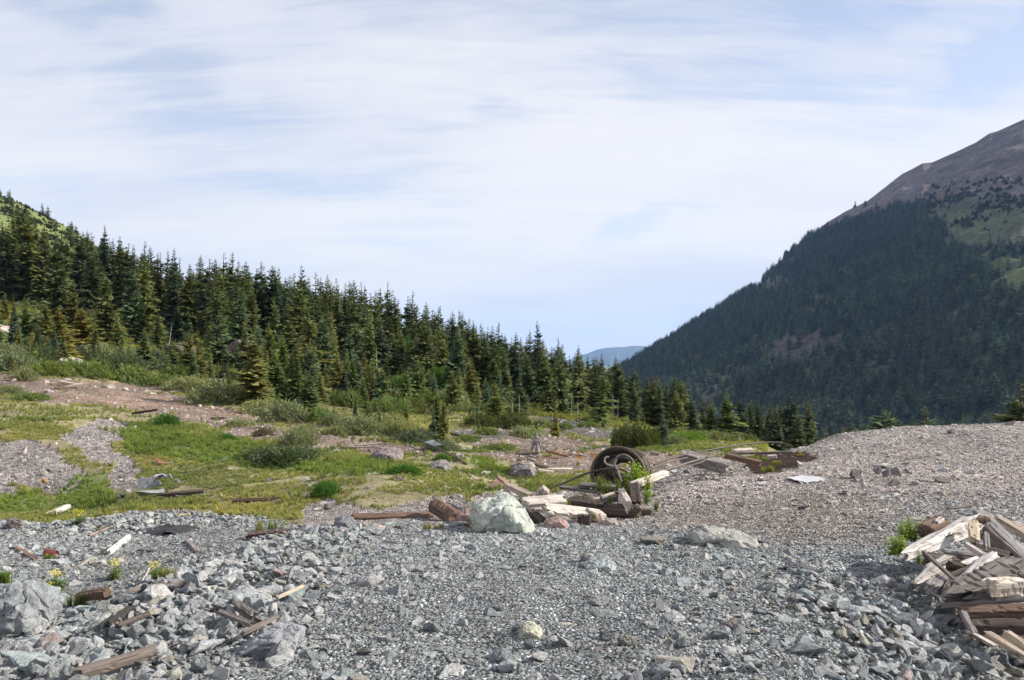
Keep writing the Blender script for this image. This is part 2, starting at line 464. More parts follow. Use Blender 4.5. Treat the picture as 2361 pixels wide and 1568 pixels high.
# ------------------------------------------------------------------ survey of ground cover (areas in picture units)
L1 = [(-900, 1190), (0, 1195), (130, 1212), (300, 1183), (400, 1180), (500, 1188), (620, 1196), (700, 1217), (800, 1213), (950, 1200), (1080, 1205),
      (1150, 1206), (1300, 1208), (1400, 1202), (1480, 1185), (1500, 1120), (1530, 1092), (1640, 1066), (1800, 1030), (1900, 1000), (3000, 930)]
DIRT = [[(-900, 840), (0, 862), (150, 872), (300, 885), (400, 900), (430, 925), (560, 950), (650, 990), (780, 1005), (880, 1012), (1000, 1032), (1120, 1078),
         (1100, 1092), (960, 1088), (860, 1055), (800, 1035), (700, 1038), (640, 1010), (560, 1010), (480, 985), (400, 965), (330, 948), (230, 935), (100, 925), (30, 895), (-900, 880)],
        [(1030, 1005), (1080, 985), (1200, 985), (1250, 995), (1420, 1030), (1560, 1045), (1640, 1062), (1530, 1092), (1370, 1088), (1330, 1092), (1210, 1075), (1120, 1045)]]
GREY = [[(1205, 950), (1240, 945), (1330, 962), (1440, 1005), (1380, 1014), (1250, 990)], [(1330, 955), (1400, 955), (1520, 975), (1590, 1003), (1450, 990)],
        [(1030, 992), (1100, 985), (1180, 1000), (1150, 1015), (1050, 1018)], [(860, 880), (930, 885), (930, 905), (870, 898)], [(330, 660), (370, 668), (365, 690), (330, 690)]]
SCREE = [[(1085, 1150), (1160, 1130), (1250, 1140), (1330, 1128), (1500, 1128), (1530, 1205), (1090, 1210)], [(-900, 1010), (0, 1020), (60, 1015), (120, 1030), (185, 1080), (180, 1110), (130, 1142), (90, 1140), (40, 1110), (-900, 1120)],
         [(150, 1005), (180, 985), (215, 975), (245, 962), (270, 970), (285, 1010), (262, 1030), (290, 1060), (330, 1085), (325, 1125), (285, 1148), (265, 1110), (240, 1060), (225, 1075), (190, 1035)],
         [(700, 1165), (760, 1150), (880, 1180), (980, 1150), (1080, 1142), (1090, 1200), (800, 1213), (700, 1217)],
         [(-900, 1110), (20, 1100), (35, 1140), (-900, 1150)]]
LUSH = [[(265, 990), (330, 975), (470, 1005), (620, 1030), (560, 1060), (470, 1070), (300, 1040)], [(110, 1150), (160, 1100), (240, 1085), (270, 1140), (250, 1175), (120, 1180)],
        [(560, 1010), (720, 1060), (900, 1060), (930, 1090), (760, 1100), (560, 1080)], [(0, 1140), (80, 1130), (100, 1180), (0, 1190)],
        [(1030, 1050), (1150, 1060), (1190, 1085), (1120, 1090)]]
ORANGE = [(1225, 1040), (1300, 1038), (1420, 1045), (1440, 1056), (1330, 1056), (1240, 1050)]
DARKSOIL = [(1690, 1045), (1760, 1036), (1850, 1040), (1870, 1062), (1800, 1085), (1730, 1092), (1700, 1070)]


def cover(x, y, z=None, jitter=1.0):
    """arrays of world x,y -> dict of masks"""
    if z is None: z = H(x, y)
    yy = np.maximum(y, 3.0)
    px = (512 + FPX * x / yy) / K; py = (HZ - FPX * (z - EYE) / yy) / K
    j1 = (fbm(x * 1.1, y * .6, 31) + .6 * fbm(x * 4.3, y * 2.7, 32)) * jitter; j2 = (fbm(x * 1.1, y * .6, 37) + .8 * fbm(x * 4.3, y * 2.7, 38)) * jitter
    f = np.clip(yy / 25, .6, 1)
    jx = px + j1 * 34; jy = py + j2 * 11 * f
    m = {}
    m['px'] = px; m['py'] = py
    right = px > 1500
    pad = np.where(right, (py > interp(px, L1) - 3) & (y < 31), (jy > interp(jx, L1)) & (y < 15.3)) | (y < 8)
    m['pad'] = pad
    mid = (~pad) & (y < 52)
    m['dirt'] = mid & (inpoly(jx, jy, DIRT[0]) & (y > 20) | inpoly(jx, jy, DIRT[1]) & (y > 15))
    m['grey'] = (~pad) & (y < 130) & (inpoly(jx, jy, GREY[0]) | inpoly(jx, jy, GREY[1]) | inpoly(jx, jy, GREY[2]) | inpoly(jx, jy, GREY[3]) | inpoly(jx, jy, GREY[4]))
    m['scree'] = mid & (y < 30) & (inpoly(jx, jy, SCREE[0]) | inpoly(jx, jy, SCREE[1]) | inpoly(jx, jy, SCREE[2]) | inpoly(jx, jy, SCREE[3]) | inpoly(jx, jy, SCREE[4]))
    m['lush'] = mid & (inpoly(jx, jy, LUSH[0]) | inpoly(jx, jy, LUSH[1]) | inpoly(jx, jy, LUSH[2]) | inpoly(jx, jy, LUSH[3]) | inpoly(jx, jy, LUSH[4]))
    m['orange'] = mid & inpoly(jx, jy, ORANGE)
    m['darksoil'] = inpoly(jx, jy, DARKSOIL) & (y < 26)
    m['mid'] = mid
    m['far'] = (~pad) & (y >= 52)
    m['pink'] = np.clip((y - 9.5 + 1.2 * fbm(x, y, 41)) / 3.0, 0, 1) * np.clip((x - .8 + fbm(x * .7, y * .7, 43)) / 1.5, 0, 1) * pad
    return m


C_GRAVEL = np.array((.415, .445, .455)); C_PINK = np.array((.56, .495, .46))


def tantrack(x, y):
    return np.clip(1.2 - ((x - 3.2 - .15 * (y - 10)) / 1.9) ** 2 - ((y - 11.2) / 2.3) ** 2 + .4 * fbm(x, y, 47), 0, 1)


def build_ground():
    th = np.radians(np.concatenate([np.arange(-180, -56, 4.0), np.arange(-56, -34, .8), np.arange(-34, 34, .22), np.arange(34, 56, .8), np.arange(56, 180.1, 4.0)]))
    r = np.concatenate([[0.2, .6, 1.2, 1.8, 2.4], np.exp(np.arange(math.log(3), math.log(60), .011)), np.exp(np.arange(math.log(60), math.log(450), .018)), np.exp(np.arange(math.log(450), math.log(12500), .06))])
    T, Rr = np.meshgrid(th, r, indexing='ij')
    x = (np.sin(T) * Rr).ravel(); y = (np.cos(T) * Rr).ravel()
    z = H(x, y)
    m = cover(x, y, z)
    n = len(x)
    c = np.tile(np.array((.225, .20, .11)), (n, 1))      # grass base
    v = fbm(x * .5, y * .5, 51)[:, None]; v2 = fbm(x * 2.3, y * 2.3, 53)[:, None]
    c = c * (1 + .35 * v) + np.array((.12, .09, .075)) * np.clip(v2 - .05, 0, 1)
    c[m['lush']] = c[m['lush']] * np.array((.75, 1.05, .7))
    far = m['far']
    cf = np.array((.19, .185, .06)) + np.array((.12, .06, .03)) * np.clip(fbm(x / 6, y / 6, 55), -1, 1)[:, None]
    w = np.clip((y - 45) / 20, 0, 1)[:, None]
    c = np.where(m['pad'][:, None], c, c * (1 - w) + cf * w)
    w = (np.clip((y - 130) / 90, 0, 1) * (x < 0))[:, None]
    c = c * (1 - w) + np.array((.13, .155, .055)) * (1 + .5 * fbm(x / 12, y / 12, 56)[:, None]) * w
    stony = np.zeros(n)
    dcol = np.array((.38, .29, .24)) * (1 + .25 * v) + np.array((.24, .14, .08)) * np.clip(fbm(x * .25 + 3, y * .25, 57), 0, 1)[:, None]
    c = np.where(m['dirt'][:, None], dcol, c); stony[m['dirt']] = .8
    c = np.where(m['grey'][:, None], np.array((.24, .22, .21)), c); stony[m['grey']] = .8
    c = np.where(m['scree'][:, None], np.array((.48, .43, .41)), c); stony[m['scree']] = 1
    c = np.where(m['orange'][:, None], np.array((.42, .22, .08)), c)
    pk = m['pink'][:, None]
    pc = C_GRAVEL * (1 - pk) + C_PINK * pk
    pc = pc * (1 + .2 * v)
    tk = tantrack(x, y)[:, None] * m['pad'][:, None]
    pc = pc * (1 - tk) + np.array((.43, .38, .34)) * tk
    # browner fines in the left-hand hollow
    hol = (np.clip((-2.3 - x) / 1.2, 0, 1) * np.clip((y - 6) / 2, 0, 1))[:, None] * m['pad'][:, None]
    pc = pc * (1 - .3 * hol) + np.array((.19, .165, .15)) * .3 * hol
    c = np.where(m['pad'][:, None], pc, c); stony[m['pad']] = 1
    c = np.where(m['darksoil'][:, None], np.array((.085, .055, .042)), c)
    me = mesh_np('ground', np.stack([x, y, z], 1), grid_faces(len(th), len(r)), M_GROUND, True)
    a = me.attributes.new('col', 'FLOAT_COLOR', 'POINT'); a.data.foreach_set('color', np.concatenate([np.clip(c, .01, 1), np.ones((n, 1))], 1).astype(np.float32).ravel())
    a = me.attributes.new('stony', 'FLOAT', 'POINT'); a.data.foreach_set('value', stony.astype(np.float32))
    o = link('ground', me); tag(o, kind='structure')


build_ground()

# ------------------------------------------------------------------ mountain on the right
SIL = [(1300, 918), (1380, 882), (1440, 844), (1500, 806), (1560, 771), (1600, 744), (1640, 722), (1700, 684), (1750, 658), (1780, 622), (1800, 604), (1830, 578), (1850, 560), (1900, 518),
       (1915, 508), (1950, 487), (2000, 462), (2050, 425), (2080, 402), (2100, 392), (2128, 376), (2150, 374), (2200, 352), (2250, 328), (2280, 308), (2300, 302), (2361, 275), (2600, 190), (3200, 60)]


def build_mountain():
    us = np.concatenate([np.arange(1240, 2420, 3.0), np.arange(2420, 3300, 12)]); ts = np.concatenate([np.linspace(0, 1, 150), np.linspace(1.02, 1.7, 14)])
    U, T = np.meshgrid(us, ts, indexing='ij')
    u = U * K
    ridgeY = np.interp(U, [1300, 1700, 2361, 3200], [1500, 1350, 1120, 1000])
    rz = EYE + ridgeY * (HZ - interp(U, SIL) * K) / FPX
    Y0 = np.interp(U, [1300, 1600, 2361, 3200], [820, 560, 400, 380])
    z0 = -52.0
    Y = np.where(T <= 1, Y0 + (ridgeY - Y0) * T, ridgeY + (T - 1) * 900)
    prof = T ** 1.02
    z = np.where(T <= 1, z0 + (rz - z0) * prof, rz - (T - 1) * 420)
    x = Y * (u - 512) / FPX
    nz = fbm(x / 60, Y / 60, 61, 5) * 13 + fbm(x / 17, Y / 17, 62, 3) * 3.0 + 9 * np.abs(fbm(x / 110 + Y / 200, Y / 130, 63, 3))
    fade = np.clip((1 - T) * 6, 0.12, 1) * np.clip(T * 8, 0, 1)
    z = z + nz * np.where(T <= 1, fade, .5)
    x = x.ravel(); Y = Y.ravel(); z = z.ravel(); U = U.ravel()
    px = U; py = (HZ - FPX * (z - EYE) / Y) / K
    jx = px + fbm(x / 25, z / 25, 64) * 45; jy = py + fbm(x / 25, z / 25, 65) * 32
    above = jy - np.interp(jx, [1300, 1500, 1800, 1950, 2100, 2200, 2361, 3200], [400, 640, 610, 540, 470, 430, 440, 400])   # >0 below the treeline
    c = np.tile(np.array((.135, .108, .108)), (len(x), 1)) * (1 + .35 * fbm(x / 30, z / 12, 66)[:, None])
    green = np.array((.075, .088, .04))
    w = np.clip(above / 50, 0, 1)[:, None]
    c = c * (1 - w) + green * w
    for poly, cc in (([(1780, 790), (1850, 765), (1930, 775), (1940, 810), (1860, 850), (1790, 850)], (.10, .078, .08)),
                     ([(1600, 890), (1650, 876), (1700, 885), (1720, 915), (1610, 930)], (.14, .12, .11)),
                     ([(2140, 620), (2210, 590), (2240, 600), (2150, 640)], (.2, .2, .2)), ([(1740, 650), (1840, 640), (1800, 672), (1730, 680)], (.16, .12, .11)),
                     ([(2240, 580), (2361, 590), (2420, 620), (2361, 670), (2290, 660)], (.13, .15, .06)), ([(2040, 500), (2200, 480), (2361, 470), (2420, 560), (2240, 570), (2080, 545)], (.10, .11, .055)),
                     ([(2120, 740), (2230, 715), (2240, 735), (2130, 755)], (.19, .14, .13))):
        k = inpoly(jx, jy, poly)
        c[k] = np.array(cc) * (1 + .3 * fbm(x[k] / 10, z[k] / 6, 67)[:, None])
    m, t, b = mat_new('mountain_rock')
    pos = t.new('ShaderNodeNewGeometry').outputs['Position']
    n1 = t.noise(pos, .035, 8, .65); n2 = t.noise(t.mapping(pos, scale=(1, 1, 2.4)), .16, 7, .7)
    k = t.mix(1.0, attr_col(t, 'GEOMETRY'), t.ramp(n2, [(.3, .45), (.7, 1.6)]), 'MULTIPLY')
    k = t.mix(1.0, k, t.ramp(n1, [(.35, .62), (.65, 1.35)]), 'MULTIPLY')
    t.put(b.inputs['Base Color'], k); b.inputs['Roughness'].default_value = .95
    t.put(b.inputs['Normal'], bump(t, n2, 4.0, .8))
    me = mesh_np('mountain', np.stack([x, Y, z], 1), grid_faces(len(us), len(ts)), m, True)
    a = me.attributes.new('col', 'FLOAT_COLOR', 'POINT'); a.data.foreach_set('color', np.concatenate([np.clip(c, .01, 1), np.ones((len(x), 1))], 1).astype(np.float32).ravel())
    o = link('mountain', me); tag(o, kind='structure')
    return len(us), len(ts), us, ts, x, Y, z, py


MT = build_mountain()


def build_distant():
    xs = np.arange(1100, 1640, 4.0)
    top = interp(xs, [(1100, 862), (1180, 850), (1290, 838), (1330, 822), (1352, 816), (1375, 806), (1400, 801), (1430, 800), (1470, 797), (1510, 800), (1560, 815), (1640, 830)])
    top = top + 1.6 * fbm(xs / 14, xs * 0, 71)
    ts = np.linspace(0, 1, 14)
    U, T = np.meshgrid(xs, ts, indexing='ij')
    Y = 8400 + T * 1300 - 700 * np.abs(fbm(U / 60, T * 0, 72)) * (1 - T)
    rz = EYE + 9700 * (HZ - np.repeat(top[:, None], len(ts), 1) * K) / FPX
    z = -90 + (rz + 90) * T ** 1.0
    x = Y * (U * K - 512) / FPX
    z = z + fbm(x / 260, Y / 260, 73) * 16 * np.clip((1 - T) * 5, 0, 1) * np.clip(T * 5, 0, 1)
    m = plain_mat('distant_rock', (.05, .065, .07), nscale=.01, bd=5)
    me = mesh_np('distant_mountain', np.stack([x.ravel(), Y.ravel(), z.ravel()], 1), grid_faces(len(xs), len(ts)), m, True)
    back = link('distant_mountain', me); tag(back, kind='structure')


build_distant()

# ------------------------------------------------------------------ scattering with geometry nodes (for uncountable cover)
def variant_collection(name, meshes):
    c = bpy.data.collections.new(name)
    for i, me in enumerate(meshes):
        c.objects.link(bpy.data.objects.new('%s_%02d' % (name, i), me))
    return c


def scatter(name, coll, pos, rot, scl, idx, col, kind='stuff'):
    n = len(pos)
    me = bpy.data.meshes.new(name); me.vertices.add(n)
    me.vertices.foreach_set('co', np.asarray(pos, np.float32).ravel())
    def at(nm, typ, key, data):
        a = me.attributes.new(nm, typ, 'POINT'); a.data.foreach_set(key, np.ascontiguousarray(data).ravel())
    at('rot', 'FLOAT_VECTOR', 'vector', np.asarray(rot, np.float32))
    scl = np.asarray(scl, np.float32)
    if scl.ndim == 1: scl = np.repeat(scl[:, None], 3, 1)
    at('scl', 'FLOAT_VECTOR', 'vector', scl)
    at('idx', 'INT', 'value', np.asarray(idx, np.int32))
    at('col', 'FLOAT_COLOR', 'color', np.concatenate([np.asarray(col, np.float32), np.ones((n, 1), np.float32)], 1))
    o = link(name, me)
    g = bpy.data.node_groups.new(name, 'GeometryNodeTree')
    g.interface.new_socket('Geometry', in_out='INPUT', socket_type='NodeSocketGeometry')
    g.interface.new_socket('Geometry', in_out='OUTPUT', socket_type='NodeSocketGeometry')
    N = g.nodes; L = g.links
    gi = N.new('NodeGroupInput'); go = N.new('NodeGroupOutput')
    ci = N.new('GeometryNodeCollectionInfo'); ci.inputs['Collection'].default_value = coll
    ci.inputs['Separate Children'].default_value = True; ci.inputs['Reset Children'].default_value = True
    ip = N.new('GeometryNodeInstanceOnPoints'); ip.inputs['Pick Instance'].default_value = True
    def na(nm, typ):
        a = N.new('GeometryNodeInputNamedAttribute'); a.data_type = typ; a.inputs['Name'].default_value = nm
        return a.outputs['Attribute']
    e = N.new('FunctionNodeEulerToRotation')
    L.new(na('rot', 'FLOAT_VECTOR'), e.inputs[0]); L.new(e.outputs[0], ip.inputs['Rotation'])
    L.new(na('scl', 'FLOAT_VECTOR'), ip.inputs['Scale']); L.new(na('idx', 'INT'), ip.inputs['Instance Index'])
    L.new(gi.outputs[0], ip.inputs['Points']); L.new(ci.outputs[0], ip.inputs['Instance']); L.new(ip.outputs[0], go.inputs[0])
    md = o.modifiers.new('scatter', 'NODES'); md.node_group = g
    tag(o, kind=kind)
    return o


# ------------------------------------------------------------------ stones
def stone_mesh(seed, npts=16, flat=.7, sub=0):
    rnd = random.Random(seed)
    bm = bmesh.new()
    for _ in range(npts):
        v = Vector((rnd.gauss(0, 1), rnd.gauss(0, 1), rnd.gauss(0, 1))).normalized() * rnd.uniform(.78, 1.0)
        bm.verts.new((v.x, v.y * rnd.uniform(.7, .95), v.z * flat))
    bmesh.ops.convex_hull(bm, input=bm.verts)
    bmesh.ops.delete(bm, geom=[v for v in bm.verts if not v.link_faces], context='VERTS')
    if sub:
        bmesh.ops.bevel(bm, geom=list(bm.edges), offset=.05, segments=1, affect='EDGES')
        bmesh.ops.triangulate(bm, faces=bm.faces)
        bmesh.ops.subdivide_edges(bm, edges=list(bm.edges), cuts=sub, use_grid_fill=True)
        for v in bm.verts:
            p = v.co * 2.2 + Vector((seed * 3.1, 0, 0))
            d = mn.fractal(p, 1.0, 2.0, 4) * .06 + mn.fractal(p * 3.1, 1.0, 2.0, 3) * .025
            v.co += v.co.normalized() * d
    me = bpy.data.meshes.new('stone'); bm.to_mesh(me); bm.free()
    me.materials.append(M_ROCK)
    return me


PEBBLES = variant_collection('pebble', [stone_mesh(i, 10, .62) for i in range(10)])
COBBLES = variant_collection('cobble', [stone_mesh(50 + i, 9 + i % 4, .45 + .04 * (i % 6), 1) for i in range(12)])
ROCKS_ME = [stone_mesh(100 + i, 9 + i % 5, .5 + .05 * (i % 5), 2) for i in range(14)]


def rock_cols(n, x, y, pinkish):
    base = C_GRAVEL[None] * 1.12 * (1 - pinkish[:, None]) + (C_PINK * 1.1)[None] * pinkish[:, None]
    br = RNG.uniform(.6, 1.5, n)[:, None]
    c = base * br
    g = RNG.random(n)
    c[g < .12] *= np.array((.93, 1.0, .99))          # greenish blue ones
    c[(g > .12) & (g < .2)] *= np.array((1.15, 1.02, .85))
    c[(g > .2) & (g < .208)] *= np.array((1.12, .88, .84))
    c[(g > .95)] *= 1.45
    return np.clip(c, .03, .62)


def coarse(x, y):
    """how coarse the broken rock is"""
    left = np.exp(-((x + 2.35 + .35 * (np.maximum(y, 4) - 6) / 6 * 0) / .85) ** 2) * np.clip((11.8 - y) / 2, 0, 1)
    corner = np.clip((-1.5 - x) / 1.2, 0, 1) * np.clip((7.2 - y) / 1.6, 0, 1)
    rb = np.clip((x - 1.5) / 1.0, 0, 1) * np.clip((8.0 - y) / 1.8, 0, 1)
    bc = np.clip((x + .3) / 1.0, 0, 1) * np.clip((5.3 - y) / .8, 0, 1) * .3
    heap = np.exp(-((x + 5.6) / 2.2) ** 2 - ((y - 12.6) / 1.0) ** 2) * .8
    return np.clip(np.maximum.reduce([left, corner, rb, bc, heap]) + .14 * fbm(x * 1.4, y * 1.4, 77), 0, 1)


def build_gravel():
    P, Rt, S, I, Cc = [], [], [], [], []
    def add(n, ylo, yhi, smin, smax, gamma, fn, xlim=.68, sink=.25, pile=0.):
        # uniform in plan over the wedge seen from the pad
        y = np.sqrt(RNG.uniform(ylo ** 2, yhi ** 2, n)); x = RNG.uniform(-xlim, xlim, n) * y
        keep = fn(x, y)
        x, y = x[keep], y[keep]; n = len(x)
        s = smin * (1 - RNG.random(n) * (1 - (smin / smax) ** gamma)) ** (-1 / gamma)
        z = H(x, y) - s * sink * .3 + RNG.random(n) * s * pile
        P.append(np.stack([x, y, z], 1)); S.append(s); I.append(RNG.integers(0, 10, n))
        r = RNG.normal(0, .35, (n, 3)); r[:, 2] = RNG.uniform(0, 6.28, n); Rt.append(r)
        m = cover(x, y)
        pk = np.where(m['pad'], m['pink'], .75) * 1.0
        tan = tantrack(x, y)[:, None]
        cc = rock_cols(n, x, y, pk)
        cc = cc * (1 - tan) + (cc.mean(1)[:, None] * np.array((1.10, .99, .91))[None]) * tan
        Cc.append(np.clip(cc * (1 + .22 * fbm(x * .55, y * .55, 46))[:, None], .02, .7))
    pad = lambda x, y: cover(x, y)['pad'] & ~cover(x, y)['darksoil']
    # fine gravel (half-sizes in metres)
    add(60000, 3.6, 7.5, .009, .035, 2.2, pad)
    add(52000, 7, 12.5, .013, .05, 2.3, pad)
    add(60000, 12, 30, .02, .07, 2.4, pad)
    open_ = lambda x, y: pad(x, y) & (RNG.random(len(x)) > np.maximum(tantrack(x, y) * .9, .88 * np.exp(-((x - .05 - .22 * (y - 5)) / .75) ** 2))) & (fbm(x * .8, y * .8, 48) + RNG.normal(0, .25, len(x)) > -.15)
    add(15000, 3.6, 13, .028, .10, 2.5, open_)
    add(900, 4.2, 13, .06, .13, 2.2, open_)
    add(7000, 12, 30, .045, .13, 2.8, pad)
    add(15000, 13, 30, .03, .12, 2.2, lambda x, y: cover(x, y)['scree'], .66)
    add(26000, 20, 52, .03, .12, 2.4, lambda x, y: cover(x, y)['dirt'] & (RNG.random(len(x)) < .35), .66)
    add(9000, 15, 30, .03, .10, 2.2, lambda x, y: cover(x, y)['dirt'] & (RNG.random(len(x)) < .8), .66)
    add(30000, 28, 120, .06, .22, 2.4, lambda x, y: cover(x, y)['grey'], .66)
    add(14000, 12, 34, .03, .10, 2.6, lambda x, y: cover(x, y)['mid'] & (fbm(x * .8, y * .8, 91) > .32), .66)
    c = np.concatenate(Cc)
    scatter('gravel', PEBBLES, np.concatenate(P), np.concatenate(Rt), np.concatenate(S), np.concatenate(I), c)
    # coarse broken rock along the shoulders of the pad
    n = 36000
    y = np.sqrt(RNG.uniform(3.7 ** 2, 14 ** 2, n)); x = RNG.uniform(-.68, .68, n) * y
    cz = coarse(x, y)
    k = (RNG.random(n) < np.clip(cz * 1.35 - .12, .012, 1)) & pad(x, y)
    x, y, cz = x[k], y[k], cz[k]; n = len(x)
    s = .022 + .085 * cz * RNG.random(n) ** 3.0 + .018 * RNG.random(n)
    z = H(x, y) + RNG.random(n) * .07 * cz - s * .1
    sc = np.stack([s * RNG.uniform(.8, 1.5, n), s, s * RNG.uniform(.7, 1.1, n)], 1)
    r = RNG.normal(0, .5, (n, 3)); r[:, 2] = RNG.uniform(0, 6.28, n)
    scatter('broken_rock', COBBLES, np.stack([x, y, z], 1), r, sc, RNG.integers(0, 12, n), rock_cols(n, x, y, cover(x, y)['pink']))


build_gravel()

# ------------------------------------------------------------------ conifers
M_NEEDLE_FAR = foliage_mat('needles_far', .8, .1, 2.0)


def spruce_parts(seed, levels=46, r0=.14, bare=.05, droop=.5, dense=1.0, per=7, cards=5, gap=0.):
    """unit-height spruce: arrays of crown sprays, and a tapered trunk"""
    rnd = np.random.default_rng(seed)
    V, F = [], []
    lean = rnd.normal(0, .006, 2)
    lob = rnd.uniform(0, 6.28, 3)
    for li in range(levels):
        t = bare + (1 - bare) * (li + rnd.uniform(-.3, .3)) / levels
        t = min(max(t, bare), .992)
        q = (1 - t) / (1 - bare)
        Rm = r0 * (q ** .78) * (1.0 + .2 * math.sin(li * 1.35 + lob[0])) + .003 * min(1, 4 * q)
        nb = int(per * dense * (.5 + .7 * q ** .4)) + 2
        for b in range(nb):
            a = rnd.uniform(0, 6.283)
            side = 1 + .20 * math.sin(a + lob[1] + t * 3) + .16 * math.sin(2 * a + lob[2] + t * 9)
            ln = Rm * side * rnd.choice([1, 1, .8, .6, 1.18], p=[.35, .2, .2, .15, .1]) * rnd.uniform(.85, 1.1)
            if rnd.random() < .05: continue
            if gap and math.sin(a * 1.0 + lob[2]) + math.sin(t * 19 + lob[1]) > 1.6 - gap and rnd.random() < .8: continue
            ca, sa = math.cos(a), math.sin(a)
            up = .55 * (1 - q) ** 2 + .1 * (1 - q) - droop * q * rnd.uniform(.5, 1.1)
            nc = max(2, int(cards * (ln / r0) + 1.5))
            for c in range(nc):
                s = (c + rnd.uniform(.3, 1)) / nc
                rr = ln * s
                zz = t + ln * (up * s + .28 * s * s) * .8
                w = (.004 + .012 * min(1, 3.5 * q) + .058 * ln / .14) * (1.15 - .55 * s) * rnd.uniform(.7, 1.2) * (46 / levels) ** .45
                l2 = w * rnd.uniform(1.2, 2.0)
                tw = a + rnd.uniform(-.75, .75)
                dx, dy = math.cos(tw), math.sin(tw)
                dz = up * .7 + rnd.uniform(-.45, .15) * min(1, 2 * q) 
                px, py = rr * ca + lean[0] * t, rr * sa + lean[1] * t
                # a drooping spray: kite of two triangles, folded along its rib
                n0 = len(V)
                fx, fy = -dy, dx
                fold = -rnd.uniform(.15, .55) * w
                V.append((px - dx * l2 * .25, py - dy * l2 * .25, zz - dz * l2 * .25))
                V.append((px + fx * w * .5 + dx * l2 * .2, py + fy * w * .5 + dy * l2 * .2, zz + fold + dz * l2 * .2))
                V.append((px + dx * l2 * .75, py + dy * l2 * .75, zz + dz * l2 * .75 + .1 * w))
                V.append((px - fx * w * .5 + dx * l2 * .2, py - fy * w * .5 + dy * l2 * .2, zz + fold + dz * l2 * .2))
                F.append((n0, n0 + 1, n0 + 2)); F.append((n0, n0 + 2, n0 + 3))
    crown = (np.array(V), np.array(F))
    return crown


def tube_np(pts, radii, seg=6, cap=True):
    pts = [Vector(p) for p in pts]; n = len(pts)
    V = []; F = []
    up = Vector((0, 0, 1))
    prev = None
    for i, p in enumerate(pts):
        d = (pts[min(i + 1, n - 1)] - pts[max(i - 1, 0)])
        if d.length < 1e-9: d = Vector((0, 0, 1))
        d.normalize()
        if prev is None:
            a = d.orthogonal().normalized()
        else:
            a = (prev - d * prev.dot(d))
            a = a.normalized() if a.length > 1e-6 else d.orthogonal().normalized()
        prev = a
        b = d.cross(a)
        r = radii[i] if hasattr(radii, '__len__') else radii
        for k in range(seg):
            t = 2 * math.pi * k / seg
            V.append(p + a * (math.cos(t) * r) + b * (math.sin(t) * r))
    for i in range(n - 1):
        for k in range(seg):
            F.append((i * seg + k, i * seg + (k + 1) % seg, (i + 1) * seg + (k + 1) % seg, (i + 1) * seg + k))
    return [tuple(v) for v in V], F


def mesh_py(name, V, F, mat=None, smooth=False):
    me = bpy.data.meshes.new(name); me.from_pydata([tuple(v) for v in V], [], F); me.update()
    if mat: me.materials.append(mat)
    if smooth: me.polygons.foreach_set('use_smooth', [True] * len(me.polygons))
    return me


def join_vf(parts):
    V = []; F = []
    for v, f in parts:
        o = len(V); V += list(v); F += [tuple(i + o for i in q) for q in f]
    return V, F


TREE_ME = []
for i, (r0, bare, droop) in enumerate([(.115, .04, .5), (.13, .03, .6), (.10, .06, .45), (.145, .02, .55), (.12, .14, .5), (.09, .05, .4), (.16, .02, .5), (.125, .08, .65), (.10, .18, .7), (.15, .05, .35), (.085, .03, .5), (.13, .10, .8)]):
    cv, cf = spruce_parts(200 + i, 38 + (i * 5) % 17, r0, bare, droop, [1, 1, .75, 1.1, .6, 1, 1, .8, .5, .9, 1, .65][i], 7, 5, [.1, .3, .5, .1, .7, .2, .3, .6, .8, .4, .2, .6][i])
    cm = mesh_np('crown', cv, cf, M_NEEDLE)
    tv, tf = tube_np([(0, 0, -.03), (0, 0, .3), (0.002, 0, .7), (0, 0, .985)], [.017, .013, .007, .001], 6)
    TREE_ME.append((cm, mesh_py('trunk', tv, tf, M_BARK, True), r0))
SHORT_ME = []       # young, broad spruces
for i, (r0, bare, droop) in enumerate([(.24, .0, .35), (.20, .02, .4), (.28, .0, .3)]):
    cv, cf = spruce_parts(230 + i, 26, r0, bare, droop, 1.1, 8, 6)
    cm = mesh_np('crown', cv, cf, M_NEEDLE)
    tv, tf = tube_np([(0, 0, -.04), (0, 0, .4), (0, 0, .97)], [.03, .02, .003], 6)
    SHORT_ME.append((cm, mesh_py('trunk', tv, tf, M_BARK, True), r0))
FAR_ME = []
for i in range(6):
    cv, cf = spruce_parts(250 + i, 17, .13 + .02 * (i % 3), .0, .5, .95, 7, 2)
    FAR_ME.append(mesh_np('far_crown', cv, cf, M_NEEDLE_FAR))
FARTREES = variant_collection('far_spruce', FAR_ME)

TREES = []          # records: x, y, height, variant, colour, kind


def tree_rec(x, y, h, var, col, kind='tall', wide=1.0, cat='spruce'):
    TREES.append(dict(x=x, y=y, h=h, var=var, col=col, kind=kind, wide=wide, rot=random.uniform(0, 6.28)))


GREENS = [(.080, .108, .040), (.066, .095, .044), (.098, .114, .038), (.060, .086, .048), (.108, .120, .040), (.076, .102, .038)]
def gcol(name=None):
    if name == 'olive': return (.130, .125, .036)
    if name == 'bright': return (.110, .140, .042)
    if name == 'blue': return (.065, .105, .068)
    if name == 'brown': return (.12, .09, .06)
    c = random.choice(GREENS); f = random.uniform(.85, 1.25)
    return tuple(v * f for v in c)


